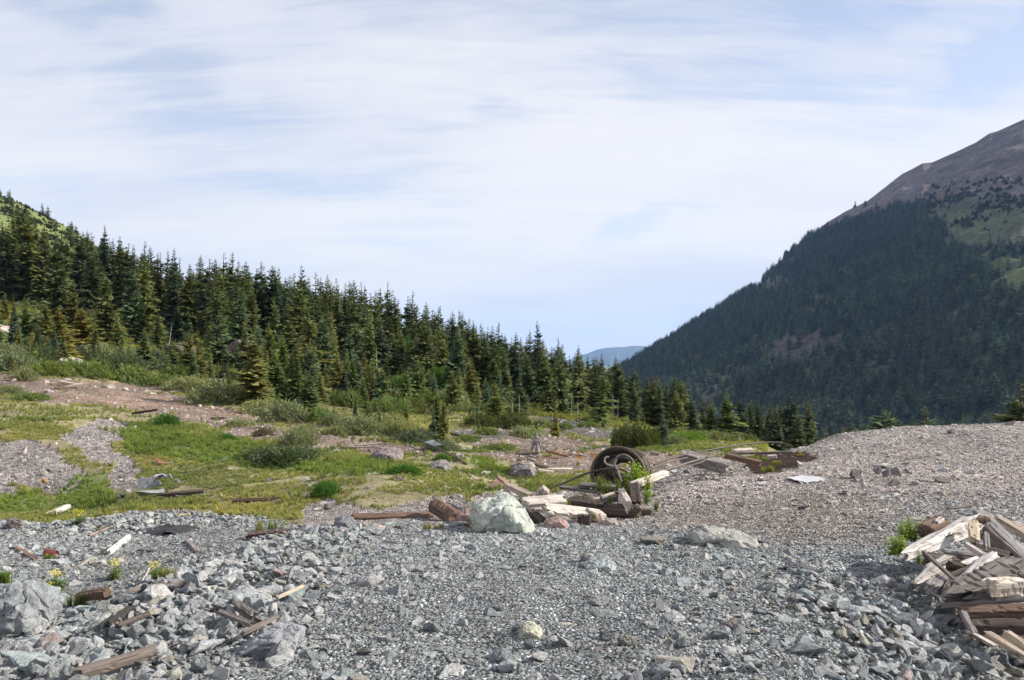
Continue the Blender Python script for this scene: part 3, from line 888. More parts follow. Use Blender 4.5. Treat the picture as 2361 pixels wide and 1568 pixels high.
z1 = lambda p: (p[0] * .3512, 367 + p[1] * .3512)
z2 = lambda p: (789 + p[0] * .3512, 550.6 + p[1] * .3512)
z3 = lambda p: (1376 + p[0] * .4798, 257 + p[1] * .4798)
SKYL = [z1(p) for p in [(-60, 330), (8, 395), (45, 430), (80, 345), (112, 280), (150, 275), (180, 330), (240, 360), (290, 420), (365, 455), (405, 448), (440, 480), (490, 560), (520, 470), (570, 463), (602, 480), (630, 560), (685, 420), (740, 512), (790, 503),
        (840, 545), (862, 550), (888, 570), (945, 530), (990, 568), (1028, 612), (1066, 600), (1092, 590), (1142, 575), (1180, 640), (1217, 680), (1248, 688), (1310, 625), (1375, 648), (1410, 645), (1435, 655), (1468, 605), (1512, 600),
        (1560, 658), (1590, 700), (1620, 665), (1680, 708), (1712, 665), (1750, 738), (1778, 692), (1805, 702), (1835, 700), (1870, 770), (1905, 755), (1935, 740), (1972, 690), (2010, 760), (2080, 738), (2110, 770), (2140, 755), (2180, 800), (2215, 770)]]
SKYL += [z2(p) for p in [(15, 283), (48, 273), (78, 265), (122, 273), (150, 300), (190, 348), (210, 333), (240, 368), (270, 320), (295, 273), (320, 330), (345, 368), (365, 390), (420, 368), (452, 335), (475, 420), (495, 428), (530, 408), (560, 420), (590, 455), (610, 470),
        (625, 445), (645, 433), (690, 500), (725, 463), (768, 463), (795, 473), (832, 513), (860, 523), (885, 560), (915, 548), (955, 568), (975, 560), (1000, 590), (1025, 540), (1050, 610), (1072, 623), (1110, 638), (1138, 606), (1160, 640), (1180, 690), (1212, 635), (1235, 590),
        (1283, 530), (1310, 650), (1345, 703), (1375, 700), (1395, 705), (1412, 640), (1440, 680), (1470, 738), (1495, 758), (1535, 690), (1570, 750), (1610, 763), (1668, 763), (1690, 790), (1710, 743), (1750, 820), (1785, 788), (1808, 760), (1840, 850), (1870, 868), (1915, 838),
        (1950, 890), (2010, 898), (2045, 888), (2080, 888), (2130, 930), (2180, 888), (2215, 930), (2250, 1000)]]
SK_Y = [(-30, 104), (240, 99), (400, 92), (600, 88), (800, 92), (1050, 98), (1250, 96), (1450, 92), (1600, 90)]
used = []
for i, (px, py) in enumerate(SKYL):
    Y = float(interp(px, SK_Y)) * random.uniform(.9, 1.12)
    X = Y * (px * K - 512) / FPX; z = hz(X, Y)
    top = W(px, py, Y).z
    h = top - z
    if h < 3: continue
    tree_rec(X, Y, h, random.randrange(12), gcol())
    used.append((px, py))


def tree_px(x, top, base, col=None, kind='tall', wide=1.0, ymin=12):
    Y = GY(x, base, ymin); X = Y * (x * K - 512) / FPX
    h = (base - top) * K * Y / FPX
    tree_rec(X, Y, h, random.randrange(12 if kind == 'tall' else 3), gcol(col), kind, wide)


FRONT1 = [(90, 885, 1085, 'olive'), (30, 870, 1060, 'olive'), (165, 900, 1185, 'bright'), (300, 940, 1195, None), (480, 780, 1150, 'olive'), (560, 1060, 1205, 'brown'), (350, 860, 1050, None), (395, 880, 1045, 'blue'), (770, 980, 1300, 'bright'),
          (800, 1090, 1310, None), (945, 1100, 1375, 'olive'), (1030, 1000, 1240, None), (1300, 1200, 1440, 'olive'), (1350, 1250, 1430, None), (1430, 980, 1400, None), (1610, 1090, 1390, None), (1750, 1150, 1500, 'bright'), (1560, 1220, 1400, None),
          (1800, 1160, 1470, None), (1850, 1130, 1510, 'bright'), (1900, 1010, 1450, None), (1945, 1340, 1560, 'olive'), (2060, 1180, 1560, 'bright'), (2120, 1000, 1480, None), (2170, 1120, 1450, None), (2215, 1200, 1480, 'bright'),
          (1120, 1280, 1420, None), (1190, 1330, 1440, 'olive'), (60, 1220, 1340, None), (265, 1190, 1350, None), (320, 1240, 1350, None), (385, 1210, 1350, None), (1240, 1000, 1200, 'blue'), (1170, 960, 1200, 'blue'), (1050, 760, 1040, None), (1110, 750, 1020, 'bright'),
          (880, 700, 1180, None), (700, 700, 1200, None), (1380, 770, 1150, 'olive'), (720, 1150, 1290, None), (1460, 1330, 1440, None), (60, 560, 860, None), (170, 560, 900, 'blue'), (280, 560, 900, None), (20, 470, 830, None), (610, 620, 1010, None)]
for x, a, b, c in FRONT1:
    p = z1((x, a)); q = z1((x, b)); tree_px(p[0], p[1], q[1], c)
tree_px(583, 762, 935, 'olive', wide=1.25)
FRONT2 = [(30, 720, 1000, 'bright'), (95, 760, 1020, None), (180, 800, 1060, 'bright'), (290, 760, 930, None), (340, 640, 930, None), (355, 700, 930, 'bright'), (470, 560, 900, None), (520, 830, 990, 'bright'), (555, 530, 890, None), (600, 870, 1030, 'bright'),
          (770, 830, 1060, 'bright'), (850, 560, 960, None), (930, 600, 980, None), (1010, 800, 1080, 'bright'), (1110, 920, 1080, 'blue'), (1140, 650, 1040, None), (1210, 740, 1080, None), (1310, 700, 1090, 'bright'), (1420, 740, 1100, None), (1470, 850, 1110, 'bright'),
          (1560, 720, 1150, None), (1670, 840, 1160, None), (1715, 850, 1240, 'bright'), (1810, 790, 1170, None), (1860, 900, 1170, 'bright'), (1920, 850, 1170, None), (1985, 940, 1180, None), (2060, 900, 1200, None), (2110, 1150, 1370, None), (2180, 900, 1190, None),
          (245, 1100, 1250, None), (620, 1000, 1290, 'bright'), (665, 1040, 1350, 'olive'), (600, 1130, 1300, None), (1400, 1120, 1300, 'olive'), (1275, 1180, 1290, None), (2225, 960, 1200, None), (130, 900, 1110, 'olive'), (60, 950, 1130, None), (420, 1050, 1200, None), (880, 900, 1060, None), (240, 520, 900, None), (40, 600, 960, None), (660, 520, 900, None), (760, 620, 930, 'blue')]
for x, a, b, c in FRONT2:
    p = z2((x, a)); q = z2((x, b)); tree_px(p[0], p[1], q[1], c, wide=1.15 if b > 1230 else 1.0)
FRONT3 = [(375, 1265, 1520, None), (405, 1280, 1530, 'bright'), (455, 1350, 1530, None), (510, 1370, 1560, None), (550, 1385, 1560, 'bright'), (625, 1340, 1570, 'bright'), (695, 1370, 1570, None), (740, 1380, 1575, 'bright'), (775, 1380, 1570, None), (800, 1440, 1575, None), (830, 1395, 1570, 'olive'),
          (860, 1420, 1570, None), (885, 1390, 1575, None), (905, 1400, 1575, 'bright'), (942, 1350, 1572, None), (965, 1430, 1575, None), (1012, 1375, 1572, None), (320, 1455, 1560, 'bright'), (720, 1430, 1575, None), (270, 1270, 1490, None), (300, 1290, 1480, None)]
for x, a, b, c in FRONT3:
    p = z3((x, a)); q = z3((x, b)); Y = random.uniform(62, 84); X = Y * (p[0] * K - 512) / FPX
    z = hz(X, Y); h = W(p[0], p[1], Y).z - z
    tree_rec(X, Y, h, random.randrange(12), gcol(c), 'tall', 1.25)
for x, a, wd in [(1035, 1495, 1), (1115, 1505, 1), (1190, 1505, 1), (1225, 1488, 1.2), (1275, 1515, 1), (1365, 1425, 1.9), (1445, 1450, 1.2), (1500, 1462, 1), (1540, 1478, 1), (1605, 1410, 1.3), (1700, 1490, 1), (1745, 1440, 1), (1830, 1500, 1), (2040, 1290, 1.5)]:
    p = z3((x, a)); Y = random.uniform(44, 58); X = Y * (p[0] * K - 512) / FPX
    z = hz(X, Y); tree_rec(X, Y, W(p[0], p[1], Y).z - z, random.randrange(12), gcol(), 'tall', 1.1 * wd)
# broad low clumps of young spruce in front of the wood
for x, t_, b_, w_, c in [(1470, 955, 1028, 1.6, 'olive'), (1440, 962, 1030, 1.5, None), (1420, 972, 1026, 1.4, None), (1497, 975, 1030, 1.4, 'bright'), (1180, 945, 990, 1.6, None), (1205, 938, 990, 1.5, 'olive'), (1100, 950, 990, 1.6, None), (1285, 955, 1006, 1.2, 'bright'), (1530, 960, 1030, 1.1, None),
                     (400, 950, 985, 1.2, None), (870, 930, 985, 1.4, None), (770, 930, 975, 1.3, 'olive'), (820, 905, 965, 1.2, None), (955, 870, 925, 1.3, 'bright'), (1000, 880, 930, 1.2, None), (500, 770, 810, 1.2, None), (420, 820, 870, 1.2, 'blue'), (725, 880, 950, 1.1, 'bright')]:
    if x == 400: continue
    tree_px(x, t_, b_, c, 'short', w_)
N_FIX = len(TREES)
FRONTLINE = [(-20, 800, 860), (200, 790, 880), (400, 790, 880), (560, 830, 930), (700, 850, 960), (900, 860, 985), (1000, 870, 960), (1200, 900, 960), (1500, 940, 985)]
for _ in range(78):
    x = random.uniform(-10, 1420); lo = interp(x, [(a, b) for a, b, c in FRONTLINE]); hi_ = interp(x, [(a, c) for a, b, c in FRONTLINE])
    b_ = lo + (hi_ - lo) * random.random(); h_ = random.uniform(48, 120) * (1.0 if b_ < lo + 35 else .75)
    tree_px(x, b_ - h_, b_, random.choice([None, None, 'olive', 'bright', 'bright', 'blue']), 'tall', random.uniform(1.0, 1.4), 30)
for x0, x1, lo, hi_, n_, hh in ((-20, 330, 800, 850, 6, 75), (330, 570, 830, 880, 11, 95), (600, 730, 890, 925, 15, 150), (680, 900, 905, 958, 24, 110), (880, 1090, 905, 950, 14, 85), (1090, 1420, 925, 965, 16, 75)):
    for _ in range(n_):
        b_ = random.uniform(lo, hi_); tree_px(random.uniform(x0, x1), b_ - hh * random.uniform(.5, 1.25), b_, random.choice([None, 'olive', 'bright', 'bright', None, 'blue']), 'tall', random.uniform(.95, 1.4), 24)
N_HAND = len(TREES)
# the wood behind: irregular fill under the skyline
FL = [(-40, 790), (0, 780), (200, 800), (400, 815), (560, 850), (700, 880), (800, 900), (950, 915), (1050, 930), (1250, 945), (1450, 965), (1600, 985), (1900, 1005)]
sk = sorted(used)
GAPS = [[(-40, 690), (110, 700), (120, 795), (-40, 790)], [(150, 715), (235, 720), (240, 800), (150, 800)], [(335, 690), (490, 720), (500, 850), (340, 830)], [(590, 790), (650, 800), (640, 850), (590, 850)], [(860, 860), (950, 860), (950, 915), (860, 915)], [(320, 650), (385, 650), (385, 700), (320, 700)]]
def ingap(px, py): return any(bool(inpoly([px], [py], g)[0]) for g in GAPS)
TREES = [t for i, t in enumerate(TREES) if not (i >= N_FIX and ingap(*proj((t['x'], t['y'], hz(t['x'], t['y'])))))]
N_HAND = len(TREES)
fill = 0; tries = 0
TX = [(t['x'], t['y']) for t in TREES]
MASS = []
while tries < 6000:
    tries += 1
    px = random.uniform(-120, 1600)
    Y = random.uniform(62, 190) if random.random() < .75 else random.uniform(55, 90)
    X = Y * (px * K - 512) / FPX; z = hz(X, Y)
    bx, by = proj((X, Y, z))
    if by > interp(px, FL) - 6 and random.random() < .93: continue
    near = [p for p in sk if abs(p[0] - px) < 14]
    env = np.interp(px, [p[0] for p in sk], [p[1] for p in sk])
    if ingap(bx, by): continue
    if px < 330 and by > 690 and random.random() < .9: continue
    h = random.uniform(4.5, 9.5)
    top = proj((X, Y, z + h))[1]
    if top < env + 8 + random.uniform(0, 25):
        h = (by - env - 14 - random.uniform(0, 30)) * K * Y / FPX
        if h < 2.8: continue
    if any((X - a) ** 2 + (Y - b) ** 2 < 3.2 for a, b in TX): continue
    TX.append((X, Y)); MASS.append((X, Y, h))
    if len(MASS) > 560: break

# sizes in view decide who is an individual: 300 largest
for X, Y, h in MASS:
    tree_rec(X, Y, h, random.randrange(12), gcol())
for t in TREES:
    t['z'] = hz(t['x'], t['y'])
    if t['y'] < 64 and t['h'] < 6.5: t['col'] = tuple(v * 1.35 for v in t['col'])      # young trees carry lighter needles
order = sorted(range(len(TREES)), key=lambda i: -(TREES[i]['h'] / TREES[i]['y']) * (10 if i < N_HAND else 1))
IND = [TREES[i] for i in order[:298]]
REST = [TREES[i] for i in order[298:]]
for t in IND:
    t['px'], t['py'] = proj((t['x'], t['y'], t['z'])); t['top'] = proj((t['x'], t['y'], t['z'] + t['h']))[1]


def colour_word(c):
    r, g, b = c
    if r > g * 1.02: return 'rusty brown' if b > .05 else 'olive green'
    if g > .125: return 'bright green'
    if b > g * .53: return 'bluish green'
    if r > .84 * g: return 'yellowish green'
    return 'dark green'


ORD = ['', 'second ', 'third ', 'fourth ', 'fifth ', 'sixth ', 'seventh ', 'eighth ', 'ninth ', 'tenth ', 'eleventh ', 'twelfth ', 'thirteenth ', 'fourteenth ', 'fifteenth ', 'sixteenth ', 'seventeenth ', 'eighteenth ', 'nineteenth ', 'twentieth ']
def ordw(i): return ORD[i] if i < len(ORD) else '%dth ' % (i + 1)


TREE_LM = [(-5, 'left picture edge'), (128, 'tall grey snag'), (240, 'highest left spruce top'), (345, 'grey talus patch'), (455, 'silvery bushes'), (583, 'lone trackside spruce'),
           (690, 'grey-green willow mound'), (790, 'long sage bush'), (900, 'pale clearing'), (1005, 'tufted boulder'), (1120, 'dirt bank'),
           (1240, 'root stump'), (1330, 'grey stone mound'), (1420, 'blue distant peak'), (1560, 'broad beam'), (1700, 'dark soil patch'), (1790, 'cable end'),
           (2030, 'far stone cluster'), (2350, 'right picture edge')]
groups = {}
for t in IND:
    lm = min(range(len(TREE_LM)), key=lambda i: abs(TREE_LM[i][0] - t['px']))
    size = 'tall' if t['h'] > 8 else ('mid-sized' if t['h'] > 4.5 else 'small')
    if t['y'] < 50 and t['px'] < 1700: row = 'before the wood'
    elif t['y'] < 70: row = 'at front of wood'
    elif t['y'] < 95: row = 'in mid wood'
    else: row = 'at back of wood'
    if t['px'] > 1880: row = 'behind the gravel'
    t['desc'] = (size, colour_word(t['col']), row, lm)
    groups.setdefault(t['desc'], []).append(t)
for d, ts in groups.items():
    ts.sort(key=lambda t: abs(t['px'] - TREE_LM[d[3]][0]))
    for i, t in enumerate(ts):
        near = 'nearest' if i == 0 else ordw(i) + 'nearest'
        t['label'] = '%s %s spruce %s, %s the %s' % (d[0], d[1], d[2], near, TREE_LM[d[3]][1])
for t in IND:
    src = TREE_ME if t['kind'] == 'tall' else SHORT_ME
    cm, tm, r0 = src[t['var'] % len(src)]
    e = bpy.data.objects.new('spruce_tree', None); COL.objects.link(e)
    e.location = (t['x'], t['y'], t['z']); e.rotation_euler = (0, 0, t['rot'])
    wd = t['wide'] * (1.0 if t['kind'] == 'tall' else 1.25) * (1.35 if t['h'] < 6 and t['kind'] == 'tall' else 1.1)
    wd *= random.uniform(.85, 1.25); e.scale = (t['h'] * wd, t['h'] * wd, t['h']); e.rotation_euler = (random.gauss(0, .018), random.gauss(0, .018), t['rot'])
    tag(e, t['label'], 'spruce tree', 'spruce trees of the wooded slope')
    link('crown', cm, parent=e, col=t['col']); link('trunk', tm, parent=e)
NEARV = variant_collection('wood_spruce', [a[0] for a in TREE_ME])
rp = np.array([(t['x'], t['y'], t['z']) for t in REST]); rh = np.array([t['h'] for t in REST])
scatter('far_wood', NEARV, rp, np.stack([rh * 0, rh * 0, RNG.uniform(0, 6.28, len(rh))], 1), np.stack([rh * 1.1, rh * 1.1, rh], 1), RNG.integers(0, 12, len(rh)), np.array([t['col'] for t in REST]))


def mountain_trees():
    """forest of the shaded mountain and the small trees of the green left ridge"""
    nu, nt, us, ts, X, Y, Z, PY = MT
    X = X.reshape(nu, nt); Y = Y.reshape(nu, nt); Z = Z.reshape(nu, nt); PYg = PY.reshape(nu, nt)
    n = 60000
    fu = RNG.uniform(0, nu - 1.001, n); ft = RNG.uniform(0, 150, n)
    iu = fu.astype(int); it = ft.astype(int); a = fu - iu; b = ft - it
    def s(A): return (A[iu, it] * (1 - a) + A[iu + 1, it] * a) * (1 - b) + (A[iu, it + 1] * (1 - a) + A[iu + 1, it + 1] * a) * b
    x, y, z = s(X), s(Y), s(Z)
    px = (512 + FPX * x / y) / K; py = (HZ - FPX * (z - EYE) / y) / K
    # constant density on the ground
    area = (us[np.minimum(iu + 1, nu - 1)] - us[iu]) * K / FPX * y * (s(np.gradient(Y, axis=1)))
    keep = RNG.random(n) < np.clip(area / np.percentile(area, 85), 0, 1)
    nn = fbm(x / 30, z / 18, 81)
    nn2 = fbm(x / 11, z / 9, 83)
    jx = px + nn * 40; jy = py + nn * 30
    # lower edge of dense forest / open meadow / scattered krummholz
    forest = jy + nn2 * 26 + RNG.normal(0, 9, n) > interp(jx, [(1300, 500), (1500, 700), (1700, 655), (1790, 640), (1830, 600), (1900, 545), (1960, 510), (2050, 480), (2110, 470), (2150, 520), (2200, 560), (2361, 570), (3200, 560)])
    krum = (jy > interp(jx, [(1300, 500), (1850, 565), (1950, 500), (2050, 460), (2200, 410), (2361, 400), (3200, 400)])) & ~forest
    dens = np.where(forest, 1.0, np.where(krum, np.where(nn2 + nn * .6 > .08, .75, .05), 0.0))
    def pol(pts): return inpoly(jx, jy, pts)
    for pts, d in (([(1780, 790), (1850, 765), (1930, 775), (1940, 810), (1860, 850), (1790, 850)], .06), ([(1600, 890), (1650, 872), (1700, 880), (1720, 925), (1610, 940)], .08), ([(1740, 655), (1830, 635), (1800, 668), (1720, 675)], .1),
                   ([(2240, 585), (2361, 590), (2420, 620), (2361, 670), (2290, 660)], .15), ([(2150, 560), (2361, 480), (2420, 570), (2240, 575)], .1), ([(2120, 740), (2230, 715), (2240, 735), (2130, 755)], .15), ([(1480, 860), (1600, 830), (1680, 850), (1560, 900)], .5)):
        dens = np.where(pol(pts), dens * d, dens)
    dens = dens * np.where(forest, np.clip(.75 + nn2 * .8, .25, 1), 1)
    keep &= RNG.random(n) < dens
    x, y, z, forest = x[keep], y[keep], z[keep], forest[keep]
    h = np.where(forest, RNG.uniform(7, 14.5, len(x)), RNG.uniform(2.2, 5, len(x)))
    w = np.where(forest, RNG.uniform(1.0, 1.5, len(x)), RNG.uniform(1.8, 3.2, len(x)))
    c = np.array((.055, .085, .062))[None] * RNG.uniform(.45, 1.9, len(x))[:, None]
    c[RNG.random(len(x)) < .15] *= np.array((1.3, 1.1, .8))
    rot = np.stack([x * 0, x * 0, RNG.uniform(0, 6.28, len(x))], 1)
    scatter('mountain_forest', FARTREES, np.stack([x, y, z - .3], 1), rot, np.stack([h * w, h * w, h], 1), RNG.integers(0, 6, len(x)), c)
    # left ridge
    n = 5200
    y = np.sqrt(RNG.uniform(150 ** 2, 420 ** 2, n)); px = RNG.uniform(-500, 700, n); x = y * (px * K - 512) / FPX
    nn = fbm(x / 16, y / 16, 85)
    k = (nn > -.05) | (RNG.random(n) < .12)
    x, y, nn = x[k], y[k], nn[k]; n = len(x)
    tall = RNG.random(n) < .05
    h = np.where(tall, RNG.uniform(3, 6.5, n), RNG.uniform(.5, 1.3, n)); w = np.where(tall, 1.2, 3.4)
    c = np.array((.095, .125, .045))[None] * RNG.uniform(.6, 1.3, n)[:, None]
    scatter('ridge_scrub', FARTREES, np.stack([x, y, H(x, y) - .1], 1), np.stack([x * 0, x * 0, RNG.uniform(0, 6.28, n)], 1), np.stack([h * w, h * w, h], 1), RNG.integers(0, 6, n), c)
    # valley floor behind the gravel crest
    n = 2600
    y = np.sqrt(RNG.uniform(90 ** 2, 560 ** 2, n)); px = RNG.uniform(1350, 2700, n); x = y * (px * K - 512) / FPX
    h = RNG.uniform(6, 12, n); z = H(x, y)
    ok = (HZ - FPX * (z + h - EYE) / y) / K > np.interp(px, [1350, 1600, 1900, 2100, 2700], [900, 960, 1000, 985, 960])
    x, y, z, h = x[ok], y[ok], z[ok], h[ok]; n = len(x)
    scatter('valley_forest', FARTREES, np.stack([x, y, z - .2], 1), np.stack([x * 0, x * 0, RNG.uniform(0, 6.28, n)], 1), np.stack([h * 1.2, h * 1.2, h], 1), RNG.integers(0, 6, n), np.array((.036, .054, .034))[None] * RNG.uniform(.7, 1.5, n)[:, None])


mountain_trees()


def snag(x, top, base, label, col=(.36, .33, .30), ymin=20, lean=0., tw=1.0, nbr=26, name='dead_tree', Y=None):
    Y = Y or GY(x, base, ymin); X = Y * (x * K - 512) / FPX; z = hz(X, Y)
    h = (base - top) * K * Y / FPX
    rnd = random.Random(int(x * 7 + top))
    e = bpy.data.objects.new(name, None); COL.objects.link(e); e.location = (X, Y, z)
    tag(e, label, 'dead tree', 'dead trees on the slope')
    V, F = tube_np([(0, 0, -.1), (lean * .3 * h, 0, h * .4), (lean * .7 * h, 0, h * .75), (lean * h, 0, h)], [h * .016 * tw, h * .012 * tw, h * .007 * tw, h * .002], 6)
    link('trunk', mesh_py('trunk', V, F, M_DEADWOOD, True), parent=e, col=col)
    parts = []
    for i in range(nbr):
        t = rnd.uniform(.12, .93); a = rnd.uniform(0, 6.28); ln = h * (.11 * (1 - t) + .02) * rnd.uniform(.5, 1.3)
        p = Vector((lean * t * h, 0, t * h)); d = Vector((math.cos(a), math.sin(a), rnd.uniform(-.5, .1)))
        parts.append(tube_np([p, p + d * ln * .6, p + d * ln + Vector((0, 0, -.15 * ln))], [h * .003 * tw, h * .002 * tw, h * .0008], 4))
    V, F = join_vf(parts)
    b = link('branches', mesh_py('branches', V, F, M_DEADWOOD), parent=e, col=tuple(c * .8 for c in col))
    return e


snag(138, 560, 682, 'tall bare grey snag with short stubs at the left edge of the wood', tw=1.2, lean=-.09)
snag(198, 600, 700, 'thin bare snag inside the dark wood right of the tall grey snag', lean=-.03)
snag(530, 640, 745, 'brown dead spruce with bare twigs amid the left wood', (.20, .15, .125), nbr=70)
snag(646, 676, 760, 'slim brown dead spruce to the right of the larger brown one', (.22, .17, .15), nbr=60)
snag(345, 600, 700, 'pale thin dead trunk beside the grey talus patch', nbr=14)
snag(386, 745, 835, 'leaning dead sapling on the slope below the wood', (.3, .27, .24), lean=.12)
snag(868, 800, 880, 'short pale dead spruce at the clearing', (.42, .38, .33))
snag(1095, 928, 985, 'pale dead trunk rising from the left low spruce clump', (.34, .29, .22), tw=1.1, nbr=40)
snag(1181, 915, 978, 'pale dead top standing over the middle spruce clump', (.34, .29, .22), tw=1.1, nbr=40)
snag(1197, 908, 978, 'second pale dead top over the middle spruce clump, the taller one', (.34, .29, .22), tw=1.1, nbr=40)
snag(1318, 910, 968, 'pale dead top at the foot of the wood near the grey stone mound', (.32, .28, .22), tw=1.0, nbr=40)
snag(1332, 920, 968, 'pale dead top just right of the one near the grey stone mound', (.32, .28, .22), tw=1.0, nbr=40)
snag(1413, 905, 970, 'grey dead spruce with feathery twigs right of the stone mound', (.36, .34, .32), nbr=70)
snag(1425, 920, 972, 'smaller grey dead spruce touching the feathery one', (.36, .34, .32), nbr=50)
snag(1448, 955, 1015, 'yellowish dead top in the broad spruce clump behind the coil', (.30, .27, .16), tw=1.1, nbr=50)
snag(1486, 960, 1015, 'yellowish dead top at the right of the broad spruce clump behind the coil', (.30, .27, .16), tw=1.1, nbr=50)

# ------------------------------------------------------------------ willow bushes, cushions and grass
def bush_mesh(seed, n=2600, leaf=.05, hgt=.62, spiky=0.):
    """unit-radius dome of small leaves"""
    r = np.random.default_rng(seed)
    a = r.uniform(0, 6.28, n); el = np.arcsin(r.uniform(0, 1, n)); rad = r.uniform(.45, 1, n) ** .5
    lump = 1 + .22 * np.sin(3 * a + seed) * np.cos(el) + .16 * np.sin(7 * a + 2 * seed + el * 5) + .12 * np.sin(13 * a + el * 11)
    d = np.stack([np.cos(a) * np.cos(el), np.sin(a) * np.cos(el), np.sin(el) * hgt], 1)
    p = d * (rad * lump)[:, None]
    p[:, 2] += .02
    ax = r.normal(0, 1, (n, 3)) + d * 1.2 + np.array((0, 0, .7)); ax /= np.linalg.norm(ax, axis=1)[:, None]
    t = np.cross(ax, r.normal(0, 1, (n, 3))); t /= np.linalg.norm(t, axis=1)[:, None]
    L = leaf * r.uniform(.7, 1.5, n)[:, None]; wv = L * .33
    V = np.concatenate([p - ax * L * .5, p + t * wv, p + ax * L * (1 + spiky), p - t * wv], 0)
    i = np.arange(n); F = np.stack([i, i + n, i + 2 * n, i + 3 * n], 1)
    return mesh_np('foliage', V, F, M_LEAF)


def stems_mesh(seed, mat):
    rnd = random.Random(seed); parts = []
    for i in range(22):
        a = rnd.uniform(0, 6.28); l = rnd.uniform(.5, .85)
        parts.append(tube_np([(0, 0, -.1), (math.cos(a) * l * .3, math.sin(a) * l * .3, .25), (math.cos(a) * l, math.sin(a) * l, rnd.uniform(.2, .6))], [.022, .015, .005], 4))
    return mesh_py('stems', *join_vf(parts), mat)


BUSH = [bush_mesh(i, 3000, .062, .60) for i in range(5)]
BSTEM = [stems_mesh(i, M_BARK) for i in range(2)]
W_SAGE = (.21, .235, .135); W_GREEN = (.145, .195, .065); W_DARK = (.085, .11, .06); W_BRIGHT = (.12, .22, .04)


def bush(x, base, wpx, hpx, col, label, ymin=14, name='willow_bush', cat='bush', group='willow bushes on the slope'):
    p = G(x, base, ymin); w = M(wpx, p.y) / 2; h = M(hpx, p.y) / .66
    i = random.randrange(5)
    e = bpy.data.objects.new(name, None); COL.objects.link(e); e.location = p + Vector((0, w * .5, 0)); e.location.z = hz(p.x, p.y + w * .5) - .02
    e.scale = (w, w * .8, h); e.rotation_euler = (0, 0, random.uniform(-.5, .5) + random.choice((0, 3.14)))
    tag(e, label, cat, group)
    f = random.uniform(.88, 1.12)
    link('foliage', BUSH[i], parent=e, col=tuple(c * f for c in col)); link('stems', BSTEM[i % 2], parent=e)
    return e


